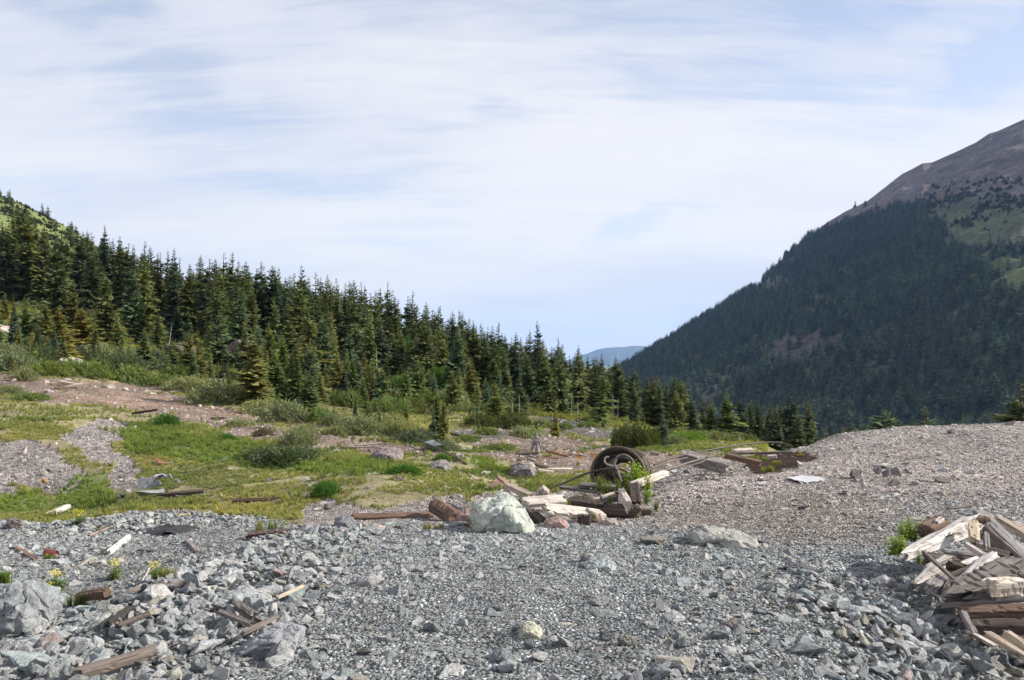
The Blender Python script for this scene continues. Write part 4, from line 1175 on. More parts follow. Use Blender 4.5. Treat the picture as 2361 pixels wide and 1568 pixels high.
BUSHES = [
    (655, 1078, 165, 40, W_DARK, 'broad dark grey-green willow bush in the green meadow'),
    (600, 1064, 105, 30, W_DARK, 'low left lobe beside the broad dark willow bush in the meadow'),
    (685, 1030, 95, 38, W_SAGE, 'round sage willow bush at the top edge of the meadow, above the broad dark one'),
    (605, 1006, 50, 22, (.17, .14, .10), 'small brownish bush on the dirt strip left of the round sage willow'),
    (650, 976, 110, 50, W_SAGE, 'grey-green willow mound just right of the lone spruce'),
    (595, 960, 90, 34, W_SAGE, 'low sage bush at the foot of the lone dark spruce'),
    (500, 930, 190, 50, W_SAGE, 'long pale sage willow bank left of the lone dark spruce'),
    (430, 905, 110, 32, W_SAGE, 'pale sage willow tapering to the dirt track, left end of the bank'),
    (560, 925, 70, 40, W_SAGE, 'pale willow touching the left side of the lone dark spruce'),
    (355, 893, 120, 26, W_GREEN, 'low green bush strip above the dirt track, left of the sage bank'),
    (285, 880, 90, 40, W_GREEN, 'green willow above the middle of the dirt track'),
    (275, 862, 110, 45, W_DARK, 'dark bluish willow behind the dirt track'),
    (215, 872, 80, 40, W_GREEN, 'bright willow clump at the back of the dirt track'),
    (160, 868, 90, 40, W_GREEN, 'yellow-green willow between pale boulder and dirt track'),
    (100, 868, 100, 34, W_GREEN, 'green willow clump left of the pale boulder'),
    (50, 880, 60, 30, W_SAGE, 'small sage bush on the near side of the dirt track at left'),
    (20, 858, 100, 45, W_SAGE, 'pale willow at the far left above the dirt track'),
    (70, 832, 100, 36, W_DARK, 'dark willow in the second row at far left'),
    (10, 828, 80, 34, W_SAGE, 'pale willow in the second row at the left border'),
    (215, 836, 130, 40, W_SAGE, 'pale sage willow in the second row right of the pale boulder'),
    (330, 850, 110, 38, W_SAGE, 'pale bush in front of the young spruces behind the track'),
    (400, 872, 90, 30, W_GREEN, 'green bush behind the sage bank'),
    (70, 800, 70, 26, W_DARK, 'dark bush below the spruces at far left'),
    (10, 912, 70, 22, W_SAGE, 'sage bush in the grass corner at left below the track'),
    (60, 925, 90, 18, W_GREEN, 'flat green bush on the grass below the track at left'),
    (735, 975, 75, 34, W_GREEN, 'green willow to the right of the grey-green mound'),
    (770, 985, 60, 28, W_SAGE, 'small pale willow between green willow and the long sage bush'),
    (825, 1005, 120, 44, W_SAGE, 'long pale sage bush beside the dirt strip, mid picture'),
    (885, 990, 90, 40, W_SAGE, 'sage bush behind the long pale one in mid picture'),
    (920, 1005, 90, 34, W_SAGE, 'sage willow starting the bank left of the front spruce'),
    (960, 1022, 110, 30, (.125, .15, .10), 'blue-grey willow bank left of the front spruce'),
    (1015, 1040, 80, 26, (.125, .15, .10), 'blue-grey willow tip just below the front spruce'),
    (890, 955, 100, 40, W_GREEN, 'green bush amid the young spruces behind the sage bushes'),
    (800, 940, 80, 34, W_GREEN, 'green bush amid the young spruces, left part'),
    (940, 905, 90, 40, W_BRIGHT, 'bright green bush at the right of the clearing'),
    (930, 850, 60, 70, W_BRIGHT, 'light green broadleaf bush on the sunny slope under the wood'),
    (1010, 905, 70, 60, W_BRIGHT, 'light green bush below the tall spruces, right one of the pair'),
    (1035, 940, 90, 40, W_SAGE, 'pale bush between light green bushes and the dirt bank'),
    (1080, 925, 70, 34, W_SAGE, 'pale bush at the foot of the middle wood'),
    (985, 940, 80, 36, W_GREEN, 'green bush behind the front spruce'),
    (1075, 1020, 60, 18, W_GREEN, 'low olive bush on the dirt bank right of the front spruce'),
    (1120, 1003, 60, 18, W_GREEN, 'low olive bush on top of the dirt bank'),
    (1210, 1012, 80, 28, W_SAGE, 'sage willow between the grey mound and the root stump'),
    (1150, 1040, 90, 16, W_GREEN, 'flat olive shrub patch left of the root stump'),
    (1300, 990, 50, 14, W_GREEN, 'small green bush on the grey stone mound'),
    (1355, 985, 50, 14, W_GREEN, 'small bush on the right flank of the grey mound'),
    (1590, 1018, 90, 22, W_BRIGHT, 'bright green bush behind the timber beams right of the coil'),
    (1560, 1026, 60, 22, W_SAGE, 'sage bush behind the coil, right of the spruce clump'),
    (1640, 1012, 70, 18, W_GREEN, 'green bush before the spruces at the end of the cable'),
    (405, 748, 60, 26, (.20, .21, .17), 'silvery bush patch among the left wood'),
    (445, 740, 50, 24, (.20, .21, .17), 'silvery bush right of the other silvery patch'),
    (1170, 925, 60, 24, W_GREEN, 'green bush at the foot of the wood above the spruce clumps'),
    (680, 905, 50, 24, W_SAGE, 'sage bush among young spruces near the lone spruce'),
]
BUSHES += [(1465, 1032, 100, 52, (.085, .095, .035), 'dark rounded spruce scrub clump behind the coil'), (1440, 1028, 60, 44, (.07, .09, .04), 'left lobe of the dark scrub clump behind the coil'), (1495, 1032, 60, 40, (.10, .11, .035), 'sunlit right lobe of the dark scrub clump behind the coil'),  # sunlight on the right lobe is put into its brighter colour
           (1180, 992, 95, 40, (.07, .09, .035), 'dark scrub clump on the dirt bank under the pale dead tops'), (1105, 988, 80, 34, (.065, .085, .035), 'dark scrub clump left of the one under the pale dead tops'), (870, 978, 90, 50, (.09, .11, .04), 'dark green scrub among the young spruces in mid picture'),
           (940, 955, 80, 40, (.11, .13, .045), 'olive scrub behind the front spruce'), (780, 1005, 70, 22, W_SAGE, 'low sage bush on the edge of the dirt strip in mid picture'), (545, 985, 60, 20, W_SAGE, 'low grey-green bush on the right part of the track'), (700, 1000, 60, 22, W_SAGE, 'small sage bush between the round willow and the green one')]
for b in BUSHES: bush(*b)
for x, y, w, h, lab in [(378, 985, 62, 30, 'bright green cushion plant below the rusty beam on the meadow'), (520, 1018, 44, 18, 'small dark green cushion plant at the dirt edge left of the brown bush'), (748, 1150, 72, 38, 'round dark green cushion plant at the grey rubble below the meadow'),
                        (930, 1095, 88, 26, 'long bright green cushion plant in front of the meadow boulders'), (1018, 1065, 40, 18, 'bright green tuft growing on top of the meadow boulder')]:
    bush(x, y, w, h, (.055, .14, .022), lab, name='cushion_plant', cat='plant', group='green cushion plants in the meadow')


def grass_meshes():
    out = []
    for s in range(6):
        r = np.random.default_rng(s + 300); n = 26
        V = []; F = []
        for i in range(n):
            a = r.uniform(0, 6.28); b = r.uniform(0, .35); px, py = math.cos(a) * b * .8, math.sin(a) * b * .8
            l = r.uniform(.5, 1.0); w = .028; d = r.uniform(0, 6.28); bend = r.uniform(.05, .45)
            cx, cy = math.cos(d), math.sin(d); k = len(V)
            V += [(px - cy * w, py + cx * w, -.05), (px + cy * w, py - cx * w, -.05), (px + cx * bend * l * .4 - cy * w * .7, py + cy * bend * l * .4 + cx * w * .7, l * .6), (px + cx * bend * l * .4 + cy * w * .7, py + cy * bend * l * .4 - cx * w * .7, l * .6), (px + cx * bend * l, py + cy * bend * l, l)]
            F += [(k, k + 1, k + 3, k + 2)]
            F += [(k + 2, k + 3, k + 4, k + 4)]
        V = np.array(V); q = [f for f in F if f[2] != f[3]]; t = [f[:3] for f in F if f[2] == f[3]]
        out.append(mesh_np('grass_tuft', V, [np.array(q), np.array(t)], M_GRASS))
    return out


GRASS = variant_collection('grass_tuft', grass_meshes())


def build_grass():
    P, S, Cc = [], [], []
    def add(n, lo, hi, smin, smax, fn, colfn, dens=None):
        y = np.sqrt(RNG.uniform(lo ** 2, hi ** 2, n)); x = RNG.uniform(-.68, .30, n) * y
        z = H(x, y); m = cover(x, y, z)
        k = fn(m, x, y); x, y, z = x[k], y[k], z[k]
        P.append(np.stack([x, y, z], 1)); s = RNG.uniform(smin, smax, len(x)); S.append(np.stack([s * 1.25, s * 1.25, s], 1))
        Cc.append(colfn({kk: v[k] for kk, v in m.items()}, x, y) * RNG.uniform(.75, 1.3, len(x))[:, None])
    def gc(m, x, y):
        c = np.tile(np.array((.215, .24, .085)), (len(x), 1)); v = fbm(x * .45, y * .45, 95)[:, None] * 1.5; c = c + np.clip(fbm(x * 1.3, y * 1.3, 96)[:, None], 0, 1) * np.array((.16, .11, .10))
        c = c + np.clip(v, 0, 1) * np.array((.12, .07, .03)) - np.clip(-v, 0, 1) * np.array((.09, .06, .02))
        c[m['lush']] = np.array((.165, .215, .06)) * (1 + .3 * v[m['lush']])
        return np.clip(c, .02, 1)
    bare = lambda x, y: fbm(x * .8, y * .8, 91) + .5 * fbm(x * 2.5, y * 2.5, 92)
    base = lambda m, x, y: m['mid'] & ~m['dirt'] & ~m['scree'] & ~m['grey'] & ~m['orange']
    add(60000, 12.2, 24, .03, .085, lambda m, x, y: base(m, x, y) & (bare(x, y) < .17), gc)
    add(46000, 22, 54, .06, .15, lambda m, x, y: base(m, x, y) & (bare(x, y) < .28), gc)
    add(20000, 12.2, 32, .07, .17, lambda m, x, y: m['lush'] & (fbm(x, y, 93) > -.25), gc)
    add(15000, 12.2, 30, .08, .19, lambda m, x, y: base(m, x, y) & (fbm(x * .5 + 4, y * .5, 97) > .22), lambda m, x, y: gc(m, x, y) * np.array((.8, .85, .8)))
    add(5000, 12.2, 40, .08, .2, lambda m, x, y: (m['scree'] | m['dirt']) & (fbm(x * .9, y * .9, 98) > .3), gc)
    add(26000, 50, 105, .15, .42, lambda m, x, y: m['far'] & (bare(x / 4, y / 4) < .2), lambda m, x, y: np.tile(np.array((.24, .25, .07)), (len(x), 1)) * (1 + .5 * fbm(x / 5, y / 5, 99)[:, None]))
    P = np.concatenate(P); S = np.concatenate(S); C = np.concatenate(Cc); n = len(P)
    rot = np.stack([RNG.normal(0, .15, n), RNG.normal(0, .15, n), RNG.uniform(0, 6.28, n)], 1)
    scatter('meadow_grass', GRASS, P, rot, S, RNG.integers(0, 6, n), C)
    # darker low shrubs among the far meadow under the trees
    n = 5200
    y = np.sqrt(RNG.uniform(30 ** 2, 110 ** 2, n)); x = RNG.uniform(-.68, .35, n) * y; z = H(x, y); m = cover(x, y, z)
    k = ~m['dirt'] & ~m['pad'] & ~m['grey'] & (fbm(x / 4, y / 4, 101) + .3 * RNG.normal(0, 1, n) > .12) & ((m['py'] < interp(m['px'], [(-500, 850), (400, 860), (600, 930), (800, 960), (1100, 960), (1300, 1000), (1700, 1020)])))
    x, y, z = x[k], y[k], z[k]; n = len(x); s = RNG.uniform(.25, .8, n)
    c = np.where(RNG.random(n)[:, None] < .5, np.array((.10, .125, .05)), np.array((.13, .145, .085))) * RNG.uniform(.7, 1.25, n)[:, None]
    low = variant_collection('low_shrub', [bush_mesh(40 + i, 260, .17, .6) for i in range(4)])
    scatter('undergrowth', low, np.stack([x, y, z - .03], 1), np.stack([x * 0, x * 0, RNG.uniform(0, 6.28, n)], 1), s, RNG.integers(0, 4, n), c)


build_grass()

# ------------------------------------------------------------------ boulders and single rocks
def finish_rock(bm, seed, cuts, amp, freq, mat, size):
    """even mesh wrapped on the hull, then weathered: facets, cracks, pits"""
    bmesh.ops.delete(bm, geom=[v for v in bm.verts if not v.link_faces], context='VERTS')
    bmesh.ops.triangulate(bm, faces=bm.faces)
    tree = BVHTree.FromBMesh(bm)
    c = sum((v.co for v in bm.verts), Vector()) / len(bm.verts)
    ex = [max(abs(v.co[k] - c[k]) for v in bm.verts) for k in range(3)]
    out = bmesh.new()
    bmesh.ops.create_icosphere(out, subdivisions=6 if cuts > 3 else 5, radius=1.0)
    for v in out.verts:
        d = Vector((v.co.x * ex[0], v.co.y * ex[1], v.co.z * ex[2])).normalized()
        hit = tree.ray_cast(c, d)[0]
        v.co = hit if hit is not None else c + d * .01
    bmesh.ops.smooth_vert(out, verts=out.verts, factor=.5, use_axis_x=True, use_axis_y=True, use_axis_z=True)
    out.normal_update()
    sh = Vector((seed * 5.7, seed * 1.3, seed * .7))
    for v in out.verts:
        p = v.co * (freq / size) + sh
        w = p + Vector((mn.noise(p * 1.7), mn.noise(p * 1.7 + Vector((5, 0, 0))), mn.noise(p * 1.7 + Vector((0, 5, 0))))) * .35
        dist = mn.voronoi(w * 1.25)[0]
        chip = min(dist[1] - dist[0], .35)                  # shallow steps between broken facets
        cr = abs(mn.noise(w * .9 + Vector((3, 9, 1))))      # thin cracks
        d = (chip - .2) * .10 + mn.fractal(p * 1.6, .9, 2.1, 5) * .026 - (.045 * (1 - min(cr / .035, 1)))
        d += (mn.noise(Vector((p.x * .8, p.y * .8, p.z * 7))) * .010)
        v.co += v.normal * d * size * amp
    bm.free()
    me = bpy.data.meshes.new('boulder'); out.to_mesh(me); out.free()
    me.materials.append(mat)
    return me


def hull_rock(outline, Y, depth, name, label, cat, col, seed=1, front=.74, back=.75, drop=.1, group=None, amp=1.0, kinks=()):
    """outline surveyed at distance Y -> solid rock with real depth"""
    by = max(y for x, y in outline); bx = sum(x for x, y in outline) / len(outline)
    if Y < 55: Y = min(GY(bx, by - 3, Y * .55), Y * 1.15) + depth * .32
    pts = [W(x, y, Y) for x, y in outline]
    c = sum(pts, Vector()) / len(pts)
    size = max((a - b).length for a in pts for b in pts)
    bm = bmesh.new()
    rnd = random.Random(seed)
    for p in pts:
        d = p - c
        bm.verts.new(d)
        bm.verts.new(Vector((d.x * front, -depth * .5, d.z * front - size * .04)) + Vector((rnd.uniform(-1, 1), rnd.uniform(-1, 1), rnd.uniform(-1, 1))) * size * .03)
        bm.verts.new(Vector((d.x * back, depth * .55, d.z * back - size * .02)) + Vector((rnd.uniform(-1, 1), 0, rnd.uniform(-1, 1))) * size * .03)
        bm.verts.new(Vector((d.x * .9, 0, min(d.z, -size * drop) - size * .15)))
    for x, y, dy in kinks: bm.verts.new(W(x, y, Y + dy) - c)
    bmesh.ops.convex_hull(bm, input=bm.verts)
    me = finish_rock(bm, seed, 4, amp, 2.6, M_BOULDER, size)
    o = link(name, me, loc=c, col=col)
    return tag(o, label, cat, group)


def rock(x, base, w, h, col, label, seed=None, Y=None, rotz=None, group=None, ymin=3.2, name='rock', sink=.18, big=False, dy=1.0):
    """single rock whose foot is seen at (x, base), w x h picture units"""
    seed = seed if seed is not None else int(x * 13 + base)
    if Y is None: Y = GY(x, base, ymin)
    ww = M(w, Y); hh = M(h, Y) * (1 + sink)
    rnd = random.Random(seed)
    X = Y * (x * K - 512) / FPX; yy = Y + ww * .32 * dy
    zb = W(x, base, Y).z
    if big:
        bm = bmesh.new()
        for _ in range(17):
            v = Vector((rnd.gauss(0, 1), rnd.gauss(0, 1), rnd.gauss(0, 1))).normalized() * rnd.uniform(.82, 1)
            bm.verts.new(v)
        bmesh.ops.convex_hull(bm, input=bm.verts)
        me = finish_rock(bm, seed, 3, 1.1, 2.6, M_BOULDER, 2.0)
        xs = [v.co.x for v in me.vertices]; zs = [v.co.z for v in me.vertices]
    else:
        me = ROCKS_ME[seed % len(ROCKS_ME)]
        xs = [v.co.x for v in me.vertices]; zs = [v.co.z for v in me.vertices]
    o = link(name, me, col=col)
    o.scale = (ww / (max(xs) - min(xs)), ww * .8 * dy / 1.7, hh / (max(zs) - min(zs)))
    o.location = (X, yy, zb - hh * sink / (1 + sink) - min(zs) * o.scale[2])
    o.rotation_euler = (rnd.uniform(-.08, .08), rnd.uniform(-.1, .1), rotz if rotz is not None else rnd.choice((0, math.pi)) + rnd.uniform(-.25, .25))
    return tag(o, label, 'rock' if not big else 'boulder', group)


GREY1 = (.33, .345, .36); GREY2 = (.24, .25, .265); PALE = (.45, .47, .46); PURP = (.23, .19, .19); TAN = (.44, .38, .32)
hull_rock([(1081, 1212), (1080, 1178), (1092, 1160), (1118, 1152), (1150, 1141), (1172, 1137), (1186, 1147), (1203, 1166), (1222, 1190), (1238, 1224), (1150, 1228), (1095, 1220)], 11.1, .75,
          'boulder', 'large pale greenish boulder at the crest of the gravel, beside the timber pile', 'boulder', (.47, .505, .445), 3, .66, .7, amp=.8)
hull_rock([(768, 1214), (772, 1198), (790, 1189), (806, 1191), (818, 1206), (822, 1220), (808, 1226), (780, 1222)], 10.9, .34, 'boulder', 'dark angular boulder at the crest of the gravel, left end of the long log', 'boulder', (.20, .21, .23), 8)
hull_rock([(-30, 1475), (-30, 1375), (5, 1352), (35, 1342), (70, 1348), (100, 1370), (120, 1400), (116, 1430), (90, 1455), (50, 1480)], 6.35, .42, 'boulder', 'big grey boulder at the left edge below the yellow flowers', 'boulder', (.29, .31, .32), 12, .7, .8)
hull_rock([(558, 1492), (580, 1470), (608, 1455), (640, 1450), (690, 1455), (697, 1475), (690, 1500), (640, 1512), (590, 1508)], 5.15, .34, 'boulder', 'large grey boulder in the left foreground with a smooth dark left side', 'boulder', (.31, .32, .335), 17, .8, .8)
hull_rock([(615, 1512), (630, 1490), (650, 1475), (668, 1500), (680, 1520), (655, 1530), (625, 1526)], 4.85, .16, 'boulder', 'pointed grey rock leaning on the front of the large left foreground boulder', 'boulder', (.30, .31, .32), 19)
hull_rock([(1585, 1238), (1600, 1224), (1625, 1217), (1660, 1222), (1700, 1229), (1740, 1238), (1748, 1250), (1735, 1262), (1700, 1262), (1640, 1252)], 9.9, .5, 'boulder', 'long flat greyish tan slab rock lying in the open gravel', 'boulder', (.36, .36, .33), 23, .85, .8, amp=.9)
hull_rock([(1340, 1300), (1360, 1288), (1400, 1284), (1418, 1296), (1424, 1312), (1395, 1318), (1350, 1314)], 8.6, .35, 'boulder', 'pale bluish green flat rock in the gravel below the timber pile', 'boulder', (.37, .405, .40), 27)
hull_rock([(1190, 1462), (1205, 1440), (1225, 1436), (1250, 1452), (1252, 1466), (1228, 1474), (1200, 1473)], 5.5, .2, 'boulder', 'yellowish cream rock in the central foreground gravel', 'boulder', (.48, .47, .38), 31)
hull_rock([(1128, 1520), (1135, 1505), (1158, 1497), (1180, 1508), (1184, 1520), (1165, 1534), (1140, 1530)], 4.85, .15, 'boulder', 'dark blue-grey rock in the central foreground, nearer than the cream rock', 'boulder', (.18, .20, .21), 33)
hull_rock([(812, 1350), (828, 1330), (855, 1322), (872, 1336), (868, 1348), (840, 1355)], 7.4, .22, 'boulder', 'smooth grey rock with a dark front in the middle of the fine gravel', 'boulder', (.30, .30, .31), 37)
hull_rock([(415, 1400), (440, 1380), (478, 1388), (482, 1410), (455, 1425), (420, 1420)], 6.4, .3, 'boulder', 'square grey block left of the splintered wood in the rock ridge', 'boulder', (.30, .31, .32), 39)
hull_rock([(505, 1385), (528, 1362), (560, 1357), (590, 1368), (588, 1382), (540, 1396)], 6.7, .3, 'boulder', 'pale block with a bright facet at the middle of the rock ridge', 'boulder', (.36, .38, .38), 43)
hull_rock([(488, 1330), (520, 1312), (552, 1318), (560, 1345), (520, 1356), (492, 1350)], 7.3, .3, 'boulder', 'pale blue-grey block in the upper part of the rock ridge', 'boulder', (.35, .37, .375), 44)
hull_rock([(565, 1390), (575, 1374), (600, 1372), (622, 1385), (625, 1400), (600, 1408), (572, 1404)], 6.5, .25, 'boulder', 'bright pale rock right of the splintered wood in the rock ridge', 'boulder', (.40, .42, .42), 46)
hull_rock([(160, 1440), (185, 1425), (240, 1420), (255, 1440), (240, 1462), (180, 1468), (155, 1458)], 5.7, .35, 'boulder', 'broad grey rock in front of the dark pipe in the left foreground', 'boulder', (.33, .35, .35), 47)
hull_rock([(365, 1425), (390, 1405), (412, 1420), (418, 1440), (390, 1455), (362, 1450)], 5.9, .2, 'boulder', 'angular grey rock just right of the dark pipe in the left foreground', 'boulder', (.32, .34, .35), 48)
hull_rock([(0, 1500), (30, 1482), (75, 1478), (85, 1495), (60, 1515), (10, 1520)], 5.1, .35, 'boulder', 'smooth grey slab at the left border below the big grey boulder', 'boulder', (.30, .31, .32), 51)
hull_rock([(100, 1545), (115, 1525), (150, 1522), (160, 1550), (140, 1572), (105, 1572)], 4.6, .25, 'boulder', 'grey block in the bottom left corner, left of the brown plank', 'boulder', (.31, .33, .335), 52)
hull_rock([(5, 1540), (20, 1520), (70, 1520), (78, 1540), (50, 1556), (10, 1556)], 4.8, .3, 'boulder', 'pale grey rock at the bottom left corner', 'boulder', (.36, .37, .37), 53)
hull_rock([(170, 1500), (185, 1478), (205, 1480), (210, 1496), (190, 1505)], 5.1, .16, 'boulder', 'small white pyramid-shaped rock above the brown plank', 'boulder', (.42, .44, .45), 54)
hull_rock([(855, 1056), (862, 1042), (880, 1034), (905, 1032), (925, 1044), (930, 1056), (890, 1062)], 21, 1.2, 'boulder', 'purplish boulder pair with split top at the back edge of the meadow', 'boulder', PURP, 61)
hull_rock([(1172, 1098), (1178, 1078), (1200, 1066), (1225, 1068), (1238, 1084), (1238, 1098), (1200, 1102)], 16.8, .8, 'boulder', 'round purple-grey boulder left of the coil beyond the timbers', 'boulder', (.25, .22, .22), 62)
hull_rock([(985, 1082), (992, 1068), (1015, 1062), (1035, 1068), (1040, 1082), (1010, 1086)], 18.5, .8, 'boulder', 'grey boulder with a green tuft growing on its top', 'boulder', (.24, .22, .22), 63)
hull_rock([(1048, 1205), (1055, 1180), (1075, 1172), (1095, 1180), (1098, 1208)], 11.75, .4, 'boulder', 'reddish boulder half hidden behind the large pale boulder', 'boulder', (.30, .20, .19), 64)
hull_rock([(1232, 1150), (1238, 1128), (1252, 1118), (1268, 1130), (1266, 1146), (1250, 1152)], 12.6, .2, 'boulder', 'whitish rock perched above the mid timber pile', 'boulder', (.50, .44, .38), 65)
hull_rock([(1252, 1212), (1258, 1197), (1290, 1192), (1310, 1205), (1312, 1216), (1280, 1220)], 11.3, .3, 'boulder', 'pink and rust stained rock at the foot of the mid timber pile', 'boulder', (.40, .28, .25), 66)
hull_rock([(1385, 1210), (1400, 1196), (1420, 1196), (1424, 1206), (1400, 1214)], 11.5, .25, 'boulder', 'pinkish pale rock at the foot of the dark log', 'boulder', (.42, .36, .33), 67)
hull_rock([(-20, 778), (-20, 745), (0, 750), (12, 760), (18, 775), (5, 782)], 60, 3.5, 'boulder', 'pale boulder at the far left edge in front of the wood', 'boulder', (.42, .36, .33), 68)
hull_rock([(146, 842), (150, 828), (160, 822), (172, 832), (176, 842), (160, 848)], 48, 2.0, 'boulder', 'pale rounded boulder in the sage bushes behind the dirt track', 'boulder', (.42, .40, .34), 69)
hull_rock([(392, 822), (396, 798), (410, 790), (430, 794), (446, 806), (450, 822)], 56, 3.0, 'boulder', 'big lichen-brown outcrop under the young spruces of the left wood', 'boulder', (.10, .10, .06), 70)
hull_rock([(525, 820), (540, 790), (560, 780), (568, 800), (570, 822)], 62, 3.5, 'boulder', 'dark brown outcrop at the foot of the wood left of the lone spruce', 'boulder', (.17, .14, .11), 71)
hull_rock([(240, 898), (244, 888), (255, 886), (262, 894), (258, 900)], 37, .7, 'boulder', 'small grey boulder at the back edge of the dirt track', 'boulder', (.33, .29, .27), 72)

HAND_ROCKS = [
    (1220, 1500, 24, 26, GREY1, 'upright grey rock right of the dark blue-grey rock in the foreground'),
    (1195, 1556, 18, 26, PALE, 'small white upright stone at the bottom centre'),
    (1145, 1412, 40, 20, GREY1, 'grey rock above and left of the cream rock'),
    (1385, 1397, 48, 16, PALE, 'pale rock in the gravel right of centre, above the pebble slope'),
    (1345, 1300, 26, 16, GREY2, 'small dark rock left of the pale bluish flat rock'),
    (1505, 1256, 66, 14, (.36, .35, .31), 'knobbly greyish rock left of the long flat slab'),
    (1850, 1320, 62, 18, GREY2, 'flat dark grey rock in the open gravel left of the woodpile'),
    (1855, 1175, 28, 8, GREY2, 'small dark flat stone on the far gravel below the white puddle'),
    (1980, 1105, 32, 24, (.17, .15, .155), 'dark pyramid stone on the far gravel, left of the stone cluster'),
    (2026, 1094, 22, 20, (.27, .25, .26), 'upright grey stone at the left of the far stone cluster'),
    (2048, 1100, 24, 18, (.24, .22, .23), 'grey stone in the middle of the far stone cluster'),
    (2070, 1098, 28, 22, (.28, .26, .27), 'larger grey stone at the right of the far stone cluster'),
    (2092, 1092, 18, 12, (.34, .32, .32), 'small pale stone closing the far stone cluster at right'),
    (2062, 1122, 42, 16, (.24, .22, .22), 'flat rock just below the far stone cluster'),
    (2022, 1080, 14, 8, GREY2, 'little dark stone above the far stone cluster'),
    (2180, 1115, 44, 16, (.20, .18, .18), 'dark flat rock on the gravel right of the stone cluster'),
    (2065, 992, 18, 10, (.36, .33, .32), 'grey stone on the crest line of the far gravel'),
    (2200, 999, 26, 9, (.22, .2, .2), 'dark stone near the crest of the far gravel'),
    (2335, 982, 24, 12, (.3, .27, .26), 'dark stone on the crest near the right border'),
    (1958, 1143, 20, 8, (.45, .40, .34), 'small tan stone left of the cream plate stone'),
    (1955, 1142, 44, 6, (.18, .16, .16), 'dark low stones left of the cream plate stone'),
    (1952, 1141, 26, 10, (.60, .54, .44), 'cream plate stone shining on the far gravel below the stone cluster'),
    (1448, 1492, 46, 24, (.36, .36, .33), 'tan-grey rock at lower centre right, amid pebbles'),
    (1395, 1480, 34, 22, GREY2, 'blue-grey rock left of the tan-grey rock at lower centre right'),
    (1585, 1496, 56, 24, PALE, 'pale lump of rock in the lower pebbles right of centre'),
    (1595, 1550, 50, 20, GREY1, 'grey rock near the bottom edge right of centre'),
    (1690, 1455, 40, 22, (.36, .32, .29), 'brownish rock in the lower pebbles on the right'),
    (2185, 1430, 50, 32, GREY1, 'block of blue-grey rock at the upper edge of the right rubble slope'),
    (2150, 1370, 56, 30, (.31, .35, .35), 'blue-green block left of the woodpile foot'),
    (2075, 1400, 36, 30, GREY1, 'grey block in the right rubble slope, left of the woodpile'),
    (2180, 1545, 40, 46, (.17, .18, .19), 'dark rounded boulder in the right rubble slope near the bottom'),
    (2310, 1535, 36, 34, GREY1, 'pale round rock below the crib logs at lower right'),
    (2180, 1470, 46, 30, (.31, .35, .35), 'blue-green boulder beside the crib logs'),
    (600, 1322, 36, 20, PALE, 'pale block near the top of the rock ridge'),
    (560, 1300, 30, 18, (.30, .2, .19), 'small reddish round stone at the top of the rock ridge'),
    (640, 1300, 40, 24, GREY2, 'dark block on the upper right of the rock ridge'),
    (690, 1270, 34, 18, PALE, 'white block near the top end of the rock ridge'),
    (30, 1222, 38, 26, (.25, .22, .21), 'dark brown rock at the left border on the lower gravel'),
    (100, 1232, 26, 14, (.42, .36, .32), 'rounded tan stone on the lower gravel at left'),
    (235, 1418, 30, 34, (.43, .45, .46), 'tall white rock right of the dark wood block'),
    (655, 1300, 24, 16, PALE, 'pale stone beside the dark block on the rock ridge'),
    (265, 1010, 12, 9, (.6, .55, .5), 'white stone on the meadow bank at left'),
    (410, 925, 18, 10, (.5, .45, .42), 'pale stone on the dirt track at its middle'),
    (375, 952, 12, 9, (.5, .42, .38), 'pinkish stone on the dirt track beside the rusty beam'),
    (500, 968, 40, 8, (.55, .48, .44), 'pale flat slab on the dirt track left of the brown bush'),
    (530, 972, 26, 7, (.58, .5, .46), 'second pale flat slab on the dirt track, smaller'),
    (515, 1064, 22, 10, (.42, .40, .33), 'greenish white rock in the meadow left of the dark willow'),
    (1058, 1058, 22, 14, (.42, .38, .35), 'rounded pale stone between the two meadow boulders'),
    (105, 906, 34, 8, (.42, .36, .34), 'flat pale rock at the left of the dirt track'),
    (440, 933, 12, 14, (.44, .38, .34), 'upright pink stone on the dirt track'),
    (920, 1110, 20, 12, (.22, .19, .19), 'dark stone below the long cushion plant'),
    (700, 1048, 30, 14, (.24, .2, .2), 'dark lumpy rocks at the dirt edge left of the meadow boulder'),
    (680, 1046, 22, 10, (.26, .22, .22), 'smaller dark rock at the dirt edge, left of the lumpy one'),
    (1275, 985, 16, 7, (.3, .28, .28), 'grey stone on the grey mound'),
    (920, 1222, 26, 10, (.2, .17, .17), 'small dark stone right of the dark angular boulder'),
    (1052, 1215, 44, 10, PALE, 'flat pale stones along the crest left of the large pale boulder'),
    (470, 1200, 18, 10, GREY2, 'dark stone on the heap of dark rubble behind the lower gravel'),
]
for x, b, w, h, c, lab in HAND_ROCKS: rock(x, b, w, h, c, lab, big=w > 30 and b > 1200)

ROCK_LM = [((1155, 1215), 'large pale boulder'), ((795, 1215), 'dark angular boulder'), ((50, 1440), 'big left boulder'), ((635, 1490), 'left foreground boulder'), ((1665, 1250), 'long flat slab'), ((1390, 1305), 'pale bluish rock'), ((1222, 1460), 'cream rock'),
           ((845, 1345), 'smooth grey rock'), ((2050, 1095), 'far stone cluster'), ((265, 1530), 'brown foreground plank'), ((2250, 1330), 'right woodpile'), ((1865, 1108), 'white puddle'), ((1850, 1315), 'flat dark rock'), ((2180, 1530), 'dark round boulder'),
           ((270, 1260), 'white stick'), ((530, 1380), 'rock ridge blocks'), ((1590, 1490), 'pale lump'), ((300, 1430), 'dark pipe'), ((1430, 1100), 'cable coil')]


